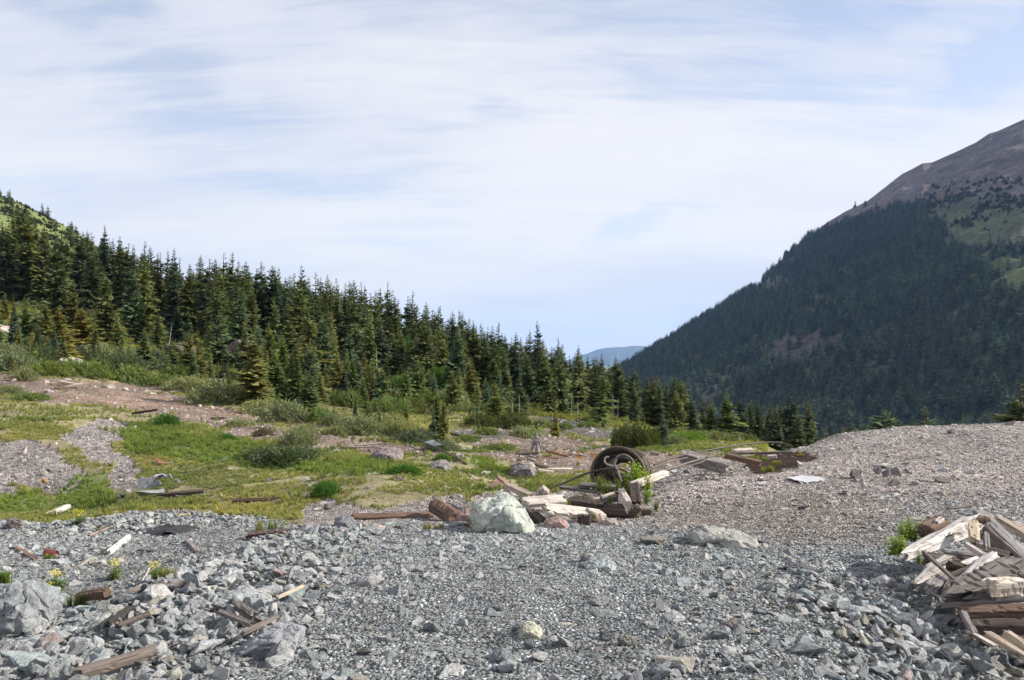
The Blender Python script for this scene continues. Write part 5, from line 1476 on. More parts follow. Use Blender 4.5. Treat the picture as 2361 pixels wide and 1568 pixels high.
def auto_rocks(N):
    cand = []
    tr = 0
    while len(cand) < N and tr < 40000:
        tr += 1
        y = math.sqrt(random.uniform(4.4 ** 2, 22 ** 2)) if random.random() < .5 else random.uniform(4.4, 9)
        x = random.uniform(-.62, .62) * y
        cz = float(coarse(np.array([x]), np.array([y]))[0])
        if random.random() > cz * 1.3 + .05: continue
        m = cover(np.array([x]), np.array([y]))
        if not m['pad'][0] or m['darksoil'][0]: continue
        s = (.042 + .06 * random.random() ** 2) * (1 + .6 * cz) if y < 9 else random.uniform(.05, .13)
        if any((x - a[0]) ** 2 + (y - a[1]) ** 2 < (s + a[2]) ** 2 * .8 for a in cand): continue
        px, py = proj((x, y, hz(x, y)))
        if px < -10 or px > 2370 or py > 1575: continue
        if 1150 < py < 1235 and 980 < px < 1530: continue
        if px > 2090 and 1180 < py < 1500: continue
        cand.append((x, y, s, px, py, float(m['pink'][0]), cz))
    gr = {}
    for c in cand:
        x, y, s, px, py, pk, cz = c
        col = rock_cols(1, x, y, np.array([pk]))[0]
        b = sum(col) / 3
        tone = ('pale' if b > .36 else 'dark' if b < .26 else 'mid') + (' pinkish' if col[0] > col[2] * 1.12 else ' greenish' if col[1] > col[0] * 1.1 else ' grey')
        size = 'large' if s > .12 else 'medium' if s > .08 else 'small'
        lm = min(range(len(ROCK_LM)), key=lambda i: (ROCK_LM[i][0][0] - px) ** 2 + ((ROCK_LM[i][0][1] - py) * 1.8) ** 2)
        lx, ly = ROCK_LM[lm][0]
        if abs(px - lx) > abs(py - ly) * 1.4: side = 'right of' if px > lx else 'left of'
        else: side = 'nearer than' if py > ly else 'farther than'
        gr.setdefault((size, tone, side, lm), []).append((c, col))
    for (size, tone, side, lm), L in gr.items():
        lx, ly = ROCK_LM[lm][0]
        L.sort(key=lambda e: (e[0][3] - lx) ** 2 + (e[0][4] - ly) ** 2)
        for i, ((x, y, s, px, py, pk, cz), col) in enumerate(L):
            k = 'nearest such one' if i == 0 else ordw(i) + 'nearest such one'
            lab = '%s %s angular rock %s the %s' % (size, tone, side, ROCK_LM[lm][1]) + (', ' + k if len(L) > 1 else '')
            o = link('rock', random.choice(ROCKS_ME), col=col)
            st = random.uniform(1.0, 1.6)
            o.scale = (s * st, s * random.uniform(.8, 1.2), s * random.uniform(.7, 1.15))
            o.location = (x, y, hz(x, y) + s * (.12 + .35 * cz * random.random()))
            o.rotation_euler = (random.gauss(0, .3), random.gauss(0, .3), random.uniform(0, 6.28))
            tag(o, lab, 'rock', 'loose rocks lying on the gravel')


auto_rocks(205)


def drift_rocks():
    """stones too many to name on the meadow and the dirt"""
    n = 2400
    y = np.sqrt(RNG.uniform(13 ** 2, 50 ** 2, n)); x = RNG.uniform(-.66, .28, n) * y; m = cover(x, y)
    k = m['mid'] & ((m['dirt'] & (RNG.random(n) < .5)) | m['scree'] | (RNG.random(n) < .07)); x, y = x[k], y[k]; n = len(x)
    s = .05 + .16 * RNG.random(n) ** 2.2
    c = np.array((.46, .40, .365))[None] * RNG.uniform(.5, 1.35, n)[:, None]
    scatter('meadow_stones', COBBLES, np.stack([x, y, H(x, y)], 1), RNG.normal(0, .5, (n, 3)), s, RNG.integers(0, 12, n), c)


drift_rocks()

# ------------------------------------------------------------------ timbers
def timber_mesh(L, w, d, seed, jag=.3, taper=.0, rnd_=.0, rough=1.0, seg=16, bend=0.):
    r = random.Random(seed)
    if rnd_ > .5:
        ring = [(math.cos(a) * .5, math.sin(a) * .5) for a in [i * math.pi / 6 for i in range(12)]]
    else:
        ring = [(-.5, -.42), (-.42, -.5), (-.15, -.51), (.15, -.5), (.42, -.5), (.5, -.42), (.5, -.12), (.51, .15), (.5, .42), (.42, .5), (.12, .51), (-.14, .5), (-.42, .5), (-.5, .42), (-.5, .12), (-.51, -.15)]
    n = len(ring); V = []; F = []
    off = [r.uniform(-1, 1) for _ in range(n)]; off2 = [r.uniform(-1, 1) for _ in range(n)]
    for i in range(seg + 1):
        t = i / seg
        for k, (a, b) in enumerate(ring):
            x = (t - .5) * L
            if i == 0: x += off[k] * jag * min(L * .25, w)
            if i == 1: x += off[k] * jag * min(L * .12, w) * .5
            if i == seg: x += off2[k] * jag * min(L * .25, w)
            s = 1 - taper * t
            p = Vector((x * 2.0 + seed, a * 3.0, b * 3.0))
            g = 1 + rough * (.10 * mn.noise(p) + .07 * mn.noise(Vector((x * 1.1 / max(w, .02) * .3 + seed, a * 9, b * 9))))
            g *= 1 - .10 * max(0, abs(2 * t - 1) - .8) * 5 * r.random()
            if r.random() < .06 * rough: g *= .82
            V.append((x, a * d * s * g, b * w * s * g + bend * L * (4 * t * (1 - t))))
    for i in range(seg):
        for k in range(n):
            F.append((i * n + k, i * n + (k + 1) % n, (i + 1) * n + (k + 1) % n, (i + 1) * n + k))
    for e, i in ((0, 0), (1, seg)):
        c = len(V); xc = (-.5 if e == 0 else .5) * L
        V.append((xc + (.1 if e == 0 else -.1) * min(w, L * .2) * jag, 0, bend * 0))
        for k in range(n):
            q = (c, i * n + (k + 1) % n, i * n + k)
            F.append(q if e == 0 else q[::-1])
    return mesh_py('timber', V, F, M_WOOD)


TIMBERS = []
def timber(x1, y1, x2, y2, Y1, Y2, wpx, col, label, depth=None, roll=0., name='timber', cat='timber', group=None, on_ground=False, **kw):
    a = W(x1, y1, Y1); b = W(x2, y2, Y2)
    if on_ground:
        w = M(wpx, (Y1 + Y2) / 2)
        a.z = max(a.z, hz(a.x, a.y) + w * .3); b.z = max(b.z, hz(b.x, b.y) + w * .3)
    w = M(wpx, (Y1 + Y2) / 2); L = (b - a).length
    d = depth if depth is not None else w * 1.15
    me = timber_mesh(L, w, d, int(x1 * 3 + y1 * 7) % 997, **kw)
    o = link(name, me, col=col)
    X = (b - a).normalized()
    up = Vector((0, -.30, 1)); up = (up - X * up.dot(X))
    up = up.normalized() if up.length > .15 else Vector((1, 0, 0))
    Yv = up.cross(X).normalized()
    if roll: q = Matrix.Rotation(roll, 3, X); up = q @ up; Yv = q @ Yv
    m = Matrix((X, Yv, up)).transposed().to_4x4(); m.translation = (a + b) / 2
    o.matrix_world = m
    return tag(o, label, cat, group)


def gtimber(x1, y1, x2, y2, wpx, col, label, lift=.35, **kw):
    """timber lying on the ground, its two ends seen at the given points"""
    Y1 = GY(x1, y1 + wpx * .4, kw.pop('ymin', 3.2)); Y2 = GY(x2, y2 + wpx * .4, 3.2 if y2 > 1160 else 12)
    if abs(Y1 - Y2) > 5: Y1 = Y2 = min(Y1, Y2)
    if max(y1, y2) > 1330: Y1 *= .935; Y2 *= .935      # lying on top of the loose rocks
    return timber(x1, y1, x2, y2, Y1, Y2, wpx, col, label, **kw)


T_PALE = (.58, .51, .45); T_TAN = (.42, .34, .27); T_GREY = (.26, .24, .23); T_DARK = (.085, .066, .055); T_BROWN = (.16, .105, .078); T_WHITE = (.66, .62, .58); T_MID = (.175, .152, .138)
q6 = lambda x, y: (x * .1788 + 1156.2, y * .1788 + 991)
MP = 'timbers of the pile beside the pale boulder'
for x1, y1, x2, y2, Y1, Y2, w, c, lab, kw in [
    (300, 965, 815, 925, 11.5, 11.7, 125, T_PALE, 'pale squared beam with a dark rotten left end, top of the mid pile', dict(depth=.24)),
    (580, 1050, 1110, 1100, 11.0, 11.15, 120, T_PALE, 'pale cracked beam lying below the topmost one in the mid pile', dict(depth=.26)),
    (900, 930, 1320, 985, 11.9, 11.6, 120, T_DARK, 'upper dark rough half of the charred log crossing the mid pile', dict(depth=.2, rough=1.5)),
    (1280, 1030, 1790, 1065, 11.6, 11.4, 175, T_DARK, 'thick dark rounded log end at the right of the mid pile', dict(rnd_=1.)),
    (1770, 1060, 1925, 1090, 11.7, 11.6, 105, T_BROWN, 'short brown log stub at the far right of the mid pile', dict(rnd_=1.)),
    (1540, 830, 1640, 1000, 11.75, 11.35, 185, T_PALE, 'broad pale plank slab standing tilted at the right of the mid pile', dict(depth=.08, jag=.2)),
    (1700, 700, 1735, 940, 11.7, 11.5, 85, T_DARK, 'dark upright post under the pale plank end', dict(depth=.14)),
    (1690, 715, 2120, 555, 11.9, 13.0, 62, T_PALE, 'pale plank slanting up to the right past the leafy plants', dict(depth=.12)),
    (1065, 1095, 1065, 1250, 10.75, 10.75, 95, T_DARK, 'short dark block standing in front of the pale cracked beam', dict(depth=.16)),
    (1130, 1085, 1290, 1110, 11.1, 11.2, 110, T_PALE, 'pale squared beam end right of the short dark block', dict(depth=.2)),
    (1130, 1180, 1260, 1200, 11.0, 11.1, 100, T_BROWN, 'brown beam stub under the pale squared beam end', dict(depth=.2)),
    (740, 1165, 1000, 1240, 10.8, 10.7, 42, T_GREY, 'thin grey board at the foot of the mid pile', dict(depth=.12)),
    (370, 1060, 540, 1200, 11.2, 10.9, 95, T_DARK, 'dark timber wedged between the pale boulder and the pile', dict()),
    (360, 1180, 540, 1220, 11.0, 11.0, 60, T_DARK, 'dark low timber at the left foot of the mid pile', dict()),
    (770, 735, 1230, 800, 13.4, 13.0, 36, T_MID, 'thin brown board lying behind the mid pile', dict(depth=.1)),
    (1010, 705, 1500, 745, 13.2, 12.9, 44, T_MID, 'brown board lying just in front of the cable coil', dict(depth=.12)),
    (1180, 905, 1530, 775, 12.0, 12.5, 30, T_TAN, 'thin tan stick leaning over the mid pile', dict(rnd_=1.)),
    (1290, 870, 1480, 840, 12.1, 12.3, 34, T_GREY, 'grey splintered board behind the dark log', dict()),
    (1265, 1075, 1320, 1200, 10.95, 10.9, 30, T_TAN, 'narrow tan splint leaning at the right of the pale beam end', dict()),
    (70, 720, 385, 860, 13.0, 12.2, 72, T_TAN, 'cracked tan plank leading down to the whitish rock', dict(depth=.1, jag=.25)),
    (-40, 610, 90, 715, 13.6, 13.1, 40, (.42, .26, .2), 'reddish split board at the upper end of the cracked tan plank', dict(depth=.06)),
]:
    a = q6(x1, y1); b = q6(x2, y2)
    timber(a[0], a[1], b[0], b[1], Y1, Y2, w * .1788, c, lab, group=MP, **kw)
timber(1002, 1165, 1052, 1197, 11.9, 11.5, 36, T_BROWN, 'weathered striped log stump leaning left of the large pale boulder', rough=1.6, jag=.2, rnd_=1.)
timber(812, 1191, 995, 1187, 11.7, 12.0, 12, T_BROWN, 'long brown log on the ground right of the dark angular boulder', rough=1.4, rnd_=1., depth=.13)
timber(1574, 1052, 1680, 1078, 15.6, 15.0, 25, (.27, .24, .22), 'thick grey-brown beam on the gravel right of the coil', depth=.26)
timber(1672, 1050, 1755, 1068, 15.9, 15.5, 12, T_BROWN, 'dark thin beam behind the thick grey-brown beam', depth=.12)
timber(1690, 1040, 1735, 1037, 16.6, 16.8, 8, T_PALE, 'short pale board on the dark soil behind the beams', depth=.1)
timber(1690, 1046, 1812, 1042, 16.4, 16.8, 4, T_DARK, 'thin dark rail across the dark soil patch', depth=.05)
timber(1770, 1053, 1790, 1051, 16.3, 16.3, 6, T_PALE, 'tiny pale wood block on the dark soil', depth=.06)
for x, y in ((1240, 1060),): pass
q2 = lambda x, y: (x * .2745 + 1972.8, y * .2745 + 1137.8)
RP = 'timbers of the woodpile at right'
for x1, y1, x2, y2, Y1, Y2, w, c, lab, kw in [
    (950, 275, 430, 515, 7.9, 7.3, 165, T_WHITE, 'broad bleached white timber on top of the right woodpile', dict(depth=.2, jag=.7, roll=.5, taper=.55, rough=1.6)),
    (985, 260, 1000, 400, 7.6, 7.4, 70, (.6, .5, .36), 'splintered yellowish stub at the end of the white timber', dict(depth=.08, jag=.4)),
    (775, 880, 1150, 530, 6.5, 7.0, 88, T_WHITE, 'bleached squared post slanting through the right woodpile', dict(depth=.11, roll=-.6)),
    (1040, 170, 1450, 560, 8.3, 7.1, 72, T_GREY, 'long grey beam sloping down along the back of the right woodpile', dict(depth=.12)),
    (1100, 330, 1450, 640, 7.9, 7.0, 150, (.17, .15, .14), 'wide dark grey plank under the long sloping beam', dict(depth=.08)),
    (1200, 220, 1450, 360, 8.4, 8.0, 60, T_TAN, 'tan beam at the upper right behind the woodpile', dict()),
    (1340, 260, 1460, 330, 8.7, 8.4, 60, (.36, .31, .27), 'worn beam end at the right border above the woodpile', dict()),
    (860, 880, 1340, 660, 6.4, 6.7, 190, T_MID, 'massive splintered root timber with rough brown grain', dict(depth=.2, rough=3.2, jag=.9, seg=26)),
    (1120, 790, 1360, 770, 6.25, 6.4, 130, (.55, .48, .40), 'pale torn end of the massive root timber', dict(depth=.1, rough=2.5, jag=.6)),
    (1110, 620, 1360, 610, 6.7, 6.9, 50, T_TAN, 'torn tan splinters along the top of the root timber', dict(rough=2.5, jag=.6)),
    (720, 945, 1450, 885, 6.35, 6.2, 46, T_MID, 'long thin brown sill log above the crib', dict(rnd_=1., rough=1.5)),
    (880, 1015, 1480, 1000, 6.2, 6.1, 105, T_BROWN, 'upper dark split log of the crib at lower right', dict(rough=1.7)),
    (960, 1130, 1480, 1120, 6.05, 5.95, 105, T_DARK, 'lower dark log of the crib at lower right', dict(rough=1.7)),
    (1040, 1230, 1480, 1240, 5.95, 5.85, 80, T_DARK, 'bottom dark log of the crib at lower right', dict(rough=1.5)),
    (565, 485, 855, 745, 6.9, 6.5, 26, T_MID, 'thin dark stick crossing the front of the right woodpile', dict()),
    (740, 505, 1050, 535, 7.3, 7.3, 60, T_GREY, 'grey frayed board under the white timber', dict(rough=1.8)),
    (930, 425, 1085, 525, 7.3, 7.1, 36, (.5, .44, .4), 'short pale stick below the yellowish stub', dict()),
    (1095, 350, 1110, 510, 7.5, 7.3, 70, T_GREY, 'short grey upright board in the middle of the woodpile', dict(depth=.04)),
    (700, 635, 510, 770, 6.9, 6.7, 110, (.52, .47, .42), 'pale wedge of wood at the left foot of the woodpile', dict(depth=.12, taper=.5, jag=.6)),
    (600, 640, 780, 545, 7.0, 7.1, 60, (.58, .53, .48), 'small pale split block below the white timber', dict()),
    (630, 800, 755, 710, 6.5, 6.7, 90, T_GREY, 'grey-brown squared end next to the pale wedge', dict(depth=.1)),
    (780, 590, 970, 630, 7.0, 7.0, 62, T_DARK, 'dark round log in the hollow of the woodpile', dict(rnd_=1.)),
    (900, 610, 1050, 560, 7.0, 7.1, 60, T_WHITE, 'little white board behind the bleached post', dict()),
    (585, 320, 720, 240, 7.7, 7.9, 105, T_BROWN, 'dark brown block at the upper left of the woodpile', dict()),
    (680, 250, 725, 215, 7.75, 7.8, 40, T_PALE, 'pale broken tip on the dark brown block', dict(jag=.6)),
    (950, 220, 1120, 240, 8.0, 8.0, 90, (.13, .085, .06), 'rusty brown round log end behind the white timber', dict(rnd_=1.)),
    (775, 125, 970, 102, 9.3, 9.4, 26, T_MID, 'small brown log on the gravel behind the woodpile', dict(rnd_=1.)),
    (615, 205, 730, 175, 8.6, 8.7, 26, T_GREY, 'small grey board on the gravel behind the woodpile', dict()),
    (900, 1000, 1000, 1180, 6.0, 5.75, 42, T_GREY, 'grey slanting board left of the crib logs', dict(depth=.04)),
    (960, 1165, 1180, 1290, 5.8, 5.5, 32, T_PALE, 'pale thin board sloping down below the crib', dict(depth=.04)),
    (1110, 1180, 1460, 1400, 5.75, 5.3, 52, T_TAN, 'tan plank sloping down below the crib to the border', dict(depth=.05)),
    (1270, 1190, 1470, 1330, 5.75, 5.45, 95, (.46, .38, .30), 'broad tan splintered plank at the right border below the crib', dict(depth=.05, jag=.4)),
    (1370, 770, 1460, 830, 6.6, 6.4, 50, T_TAN, 'tan beam end at the right border beside the root timber', dict()),
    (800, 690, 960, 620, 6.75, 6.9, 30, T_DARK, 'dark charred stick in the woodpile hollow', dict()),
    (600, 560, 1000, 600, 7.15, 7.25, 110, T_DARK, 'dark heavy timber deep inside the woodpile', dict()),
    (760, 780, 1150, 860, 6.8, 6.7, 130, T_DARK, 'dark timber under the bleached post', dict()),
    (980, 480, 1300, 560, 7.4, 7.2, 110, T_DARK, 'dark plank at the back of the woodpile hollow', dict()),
]:
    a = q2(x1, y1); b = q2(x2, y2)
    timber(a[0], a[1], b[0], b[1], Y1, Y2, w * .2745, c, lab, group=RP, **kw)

for a in [
    (182, 1554, 358, 1501, 20, (.17, .14, .12), 'long splintered brown plank lying on the rocks in the left foreground', dict(depth=.07, rough=1.8, jag=.5)),
    (268, 1444, 345, 1414, 13, (.10, .085, .075), 'dark weathered pipe-like log among the left foreground rocks', dict(rnd_=1.)),
    (246, 1440, 300, 1404, 16, (.045, .04, .038), 'black angled board just left of the dark pipe-like log', dict(depth=.04)),
    (182, 1376, 246, 1366, 20, T_BROWN, 'brown wood block with a black end in the left hollow', dict()),
    (252, 1274, 298, 1238, 14, T_WHITE, 'white bleached board standing out on the lower gravel', dict(depth=.04, jag=.3)),
    (162, 1304, 250, 1270, 8, (.40, .34, .29), 'curved tan stick left of the white board', dict(bend=-.08)),
    (205, 1235, 265, 1212, 6, (.30, .22, .18), 'thin brown stick behind the white board', dict(rnd_=1.)),
    (297, 1342, 344, 1310, 4, T_PALE, 'thin pale curved root on the lower gravel', dict(bend=-.1, rnd_=1.)),
    (300, 1362, 420, 1346, 6, T_TAN, 'pale thin board along the foot of the rock ridge', dict(depth=.1)),
    (36, 1263, 82, 1290, 9, (.24, .16, .13), 'brown board on the lower gravel at far left', dict()),
    (432, 1246, 455, 1270, 9, (.33, .30, .28), 'grey short board on the lower gravel', dict(depth=.05)),
    (320, 1268, 360, 1272, 6, (.14, .12, .11), 'dark short stick right of the white board', dict()),
    (572, 1238, 662, 1228, 15, (.15, .095, .08), 'reddish brown log at the edge of grass and gravel', dict(rough=1.6)),
    (640, 1378, 700, 1350, 6, (.5, .42, .33), 'pale splinter stick in the rock ridge', dict(jag=.4)),
    (546, 1395, 588, 1422, 17, T_MID, 'splintered grey-brown wood in the rock ridge', dict(jag=.7, rough=2.)),
    (505, 1410, 580, 1440, 10, T_MID, 'frayed plank end lying across the rock ridge', dict(jag=.6, rough=1.8)),
    (560, 1460, 640, 1420, 9, T_MID, 'brown splinter between rocks above the left foreground boulder', dict(jag=.6)),
    (115, 1186, 156, 1168, 14, (.50, .46, .42), 'short pale log half in grass on the left meadow edge', dict(rnd_=1.)),
    (210, 1302, 235, 1298, 5, T_DARK, 'small dark stick in the left hollow', dict()),
]:
    x1, y1, x2, y2, w, c, lab, kw = a
    gtimber(x1, y1, x2, y2, w, c, lab, **kw)

# meadow pieces
timber(306, 953, 361, 945, 27, 26, 5, (.07, .045, .035), 'dark rusty beam sticking out at the top of the meadow', name='rusty_beam', cat='beam')
timber(535, 1157, 668, 1152, 14.6, 14.9, 10, (.06, .035, .025), 'long dark rusty beam in the grass at the near edge of the meadow', name='rusty_beam', cat='beam', depth=.1)
gd = 'boards of the collapsed dark structure in the meadow'
for x1, y1, x2, y2, w, c, lab in [(375, 1140, 470, 1132, 6, T_DARK, 'back dark board of the collapsed structure'), (380, 1150, 430, 1146, 7, (.4, .38, .38), 'pale grey board at the left front of the collapsed structure'),
                                  (430, 1152, 470, 1138, 6, (.42, .39, .38), 'pale board closing the right end of the collapsed structure'), (395, 1148, 450, 1134, 5, T_GREY, 'thin slanting board across the collapsed structure'),
                                  (385, 1155, 462, 1153, 9, (.03, .025, .02), 'black front board of the collapsed structure'), (405, 1142, 440, 1148, 5, T_MID, 'brown slat inside the collapsed structure'), (360, 1138, 400, 1144, 4, T_DARK, 'dark slat at the left of the collapsed structure'), (440, 1146, 465, 1136, 5, T_MID, 'brown slat at the right inside the collapsed structure')]:
    timber(x1, y1, x2, y2, 15.6, 15.7, w, c, lab, group=gd, depth=.1)
for i, (x1, y1, x2, y2, w, c, lab) in enumerate([(355, 1058, 385, 1068, 4, (.30, .15, .10), 'reddish stick in the middle of the meadow'), (362, 1066, 400, 1072, 5, (.28, .15, .11), 'reddish board piece just below the reddish stick'),
                                                 (525, 1080, 548, 1084, 4, (.5, .45, .42), 'small pale board stack piece in the meadow'), (118, 884, 165, 886, 4, T_TAN, 'tan driftwood at the left end of the track heap'), (135, 880, 190, 888, 5, T_TAN, 'tan driftwood log crossing the track heap'),
                                                 (150, 892, 205, 883, 4, (.5, .40, .30), 'pale driftwood stick at the right of the track heap'), (125, 893, 160, 896, 4, T_BROWN, 'dark driftwood under the track heap'), (60, 912, 85, 918, 5, T_BROWN, 'dark broken stick on the left of the track'),
                                                 (400, 902, 430, 899, 3, T_TAN, 'thin tan stick on the right part of the track'), (330, 903, 365, 902, 3, T_TAN, 'thin pale stick on the middle of the track'), (670, 952, 698, 978, 5, T_DARK, 'dark log leaning on the bank right of the lone spruce'),
                                                 (790, 1030, 900, 1033, 3, (.3, .25, .2), 'thin branch on the dirt strip in mid picture'), (820, 1027, 880, 1022, 4, (.36, .31, .27), 'bleached branch on the dirt strip in mid picture'), (1240, 1084, 1275, 1088, 5, (.5, .44, .4), 'pale board on the rubble behind the mid pile'),
                                                 (1190, 1048, 1240, 1044, 5, T_DARK, 'dark log under the root stump'), (1235, 1072, 1265, 1078, 5, T_DARK, 'dark board right of the round purple-grey boulder'), (1260, 1083, 1320, 1082, 6, (.5, .45, .4), 'pale weathered board left of the coil'),
                                                 (1260, 1040, 1310, 1052, 4, T_BROWN, 'dark root lying in the orange soil'), (1040, 1000, 1110, 1010, 5, T_DARK, 'dark log on the bank right of the front spruce'), (1120, 1128, 1165, 1104, 7, (.40, .28, .22), 'reddish split plank in the grass above the pale boulder'),
                                                 (1125, 1110, 1160, 1112, 5, (.42, .26, .2), 'flat reddish plank in the grass above the pale boulder'), (1085, 1098, 1105, 1106, 6, (.4, .34, .28), 'tan bark piece left of the reddish planks')]):
    Y = GY(x1, max(y1, y2) + 2, 12)
    timber(x1, y1, x2, y2, Y, Y * 1.01, w, c, lab, name='stick' if w < 5 else 'timber', cat='stick' if w < 5 else 'timber', depth=M(w, Y) * 1.3)

# wood crumbs too small to pick apart
def wood_crumbs():
    meshes = [timber_mesh(2.0, .22, .3, 400 + i, seg=4) for i in range(4)]
    vc = variant_collection('wood_crumb', meshes)
    P = []
    for cx, cy, sx, sy, n in [(1340, 1165, 100, 30, 160), (2230, 1300, 130, 90, 120), (170, 888, 70, 8, 50), (1230, 1055, 60, 14, 90), (430, 1145, 50, 8, 40), (560, 955, 90, 14, 30), (850, 1025, 60, 6, 30), (600, 1400, 100, 60, 40), (300, 1300, 220, 50, 60), (1700, 1055, 120, 14, 60)]:
        for _ in range(n):
            x = random.gauss(cx, sx * .5); y = random.gauss(cy, sy * .5)
            p = G(x, y, 3.6 if cy > 1200 else 11); P.append((*p, M(random.uniform(4, 9), p.y)))
    P = np.array(P); n = len(P)
    rot = np.stack([RNG.normal(0, .2, n), RNG.normal(0, .25, n), RNG.uniform(0, 6.28, n)], 1)
    s = P[:, 3]; c = np.array((.34, .27, .22))[None] * RNG.uniform(.35, 1.5, n)[:, None]
    scatter('wood_litter', vc, P[:, :3] + np.array((0, 0, .01)), rot, s, RNG.integers(0, 4, n), c)


wood_crumbs()

# ------------------------------------------------------------------ cable coil and cables
def spline(pts, n=10):
    P = [Vector(p) for p in pts]; out = []
    for i in range(len(P) - 1):
        p0 = P[max(i - 1, 0)]; p1 = P[i]; p2 = P[i + 1]; p3 = P[min(i + 2, len(P) - 1)]
        for k in range(n):
            t = k / n
            out.append(.5 * ((2 * p1) + (-p0 + p2) * t + (2 * p0 - 5 * p1 + 4 * p2 - p3) * t * t + (-p0 + 3 * p1 - 3 * p2 + p3) * t ** 3))
    out.append(P[-1]); return out


def build_coil():
    Yc = 13.6
    e = bpy.data.objects.new('cable_coil', None); COL.objects.link(e)
    base = W(1425, 1120, Yc); base.z = hz(base.x, base.y); e.location = base
    tag(e, 'large upright coil of thick black cable on the meadow edge behind the timbers', 'cable coil')
    rnd = random.Random(5)
    u = M(1, Yc)
    c0 = W(1428, 1092, Yc) - base
    fwd = Vector((-.28, -1, .18)).normalized()          # the coil looks towards the viewer, a little left and up
    sx = Vector((1, -.28, 0)).normalized(); sz = fwd.cross(sx); sz = sz if sz.z > 0 else -sz
    def ring(cx, cz, dep, rx, rz, rad, col, wob=.02, part='loop'):
        pts = []
        ph = rnd.uniform(0, 6.28)
        for i in range(49):
            a = 2 * math.pi * i / 48
            r = 1 + wob * math.sin(2 * a + ph) + wob * .5 * math.sin(3 * a + ph * 2)
            pts.append(c0 + sx * (cx * u + math.cos(a) * rx * u * r) + sz * (cz * u + math.sin(a) * rz * u * r) - fwd * (dep + .02 * math.sin(a + ph)))
        V, F = tube_np(pts[:-1] + [pts[0], pts[1]], rad * u, 7)
        link(part, mesh_py('loop', V, F, M_RUBBER, True), parent=e, col=col)
    dark = (.105, .080, .064)
    def shade(a, b):
        f = rnd.uniform(a, b); return tuple(v * f for v in dark)
    for i in range(18):                                   # outer turns, stacked backwards
        k = i / 17
        ring(-2 + 5 * k + rnd.uniform(-1.5, 1.5), 2 + 5 * k, -.12 + .55 * k, 64 - 6 * k + rnd.uniform(-2, 2), 54 - 2 * k + rnd.uniform(-2.5, 2.5), 2.0, shade(.35, 1.4), .035)
    for i in range(34):                                   # inner turns, loosely nested
        k = i / 33
        rx = 60 - 40 * k
        ring(-1 + 9 * k + rnd.uniform(-3, 3), 3 + 9 * k + rnd.uniform(-2, 2), rnd.uniform(-.12, .12) + .25 * k, rx, rx * .86, 1.9, shade(.2, 1.3))
    ring(14, 18, -.16, 23, 24, 2.2, (.20, .18, .17), .04)
    ring(10, 17, -.1, 27, 20, 2.1, (.12, .105, .10), .05)
    ring(6, 14, -.05, 31, 24, 2.3, (.09, .08, .075), .03)
    # the small pale hooked end
    pts = [c0 + sx * (x - 1428) * u + sz * (1092 - y) * u - fwd * (-.2) for x, y in [(1408, 1056), (1400, 1058), (1398, 1066), (1405, 1073), (1420, 1076), (1440, 1074)]]
    V, F = tube_np(spline(pts), 2.4 * u, 7); link('cable_end', mesh_py('cable_end', V, F, M_RUBBER, True), parent=e, col=(.42, .38, .36))
    pts = [W(x, y, Y) - base for x, y, Y in [(1267, 1126, 13.0), (1310, 1109, 13.1), (1360, 1089, 13.15), (1400, 1081, 13.1), (1435, 1083, 13.1), (1452, 1096, 13.1), (1454, 1112, 13.1), (1448, 1126, 13.1)]]
    V, F = tube_np(spline(pts), 2.4 * u, 7); link('loose_end', mesh_py('loose_end', V, F, M_RUBBER, True), parent=e, col=(.065, .055, .045))
    pts = [W(x, y, 13.05) - base for x, y in [(1422, 1058), (1418, 1072), (1424, 1084), (1428, 1096), (1434, 1110)]]
    V, F = tube_np(spline(pts), 1.9 * u, 7); link('hanging_turn', mesh_py('hanging_turn', V, F, M_RUBBER, True), parent=e, col=(.26, .23, .21))


build_coil()


def cable(pts, rpx, col, label, name='cable'):
    P = spline([W(x, y, Y) for x, y, Y in pts]); base = P[0].copy()
    V, F = tube_np([p - base for p in P], M(rpx, pts[0][2]), 7)
    o = link(name, mesh_py(name, V, F, M_RUBBER, True), loc=base, col=col)
    return tag(o, label, 'cable', None)


cable([(1508, 1072, 14.6), (1545, 1058, 15), (1600, 1044, 15.6), (1680, 1030, 16.4), (1750, 1021, 17), (1795, 1020, 17.2), (1815, 1024, 17.2), (1829, 1032, 17.1)], 2.1, (.075, .06, .05), 'long dark cable arching over the dark soil from the coil to the far gravel')
cable([(1502, 1080, 14.2), (1540, 1066, 14.8), (1590, 1054, 15.4), (1620, 1046, 16), (1660, 1040, 16.6)], 2.0, (.10, .085, .075), 'dark cable running beside the beams, below the long arching one')
cable([(1500, 1096, 13.7), (1540, 1082, 14.0), (1590, 1066, 14.6), (1640, 1052, 15.0), (1655, 1047, 15.1)], 2.4, (.13, .115, .105), 'grey twisted cable lying on the gravel over the thick beam')
cable([(1505, 1088, 13.9), (1560, 1079, 14.2), (1610, 1068, 14.5), (1632, 1056, 14.8), (1640, 1044, 15)], 1.6, (.12, .10, .09), 'thin grey cable bending up at the thick beam')
cable([(960, 1012, 23), (1000, 1030, 21.5), (1040, 1050, 20), (1075, 1070, 19)], 1.8, (.06, .05, .045), 'dark pipe running down the bank by the tufted boulder')
cable([(1352, 1108, 13.3), (1356, 1096, 13.3), (1362, 1086, 13.3)], 1.6, (.4, .37, .35), 'short pale loose cable piece at the left foot of the coil', 'cable_piece')
cable([(405, 1190, 12.9), (420, 1186, 13), (440, 1186, 13.1), (470, 1184, 13.2), (482, 1181, 13.3)], .9, (.55, .42, .12), 'thin yellow rope on the heap of dark rubble', 'rope')

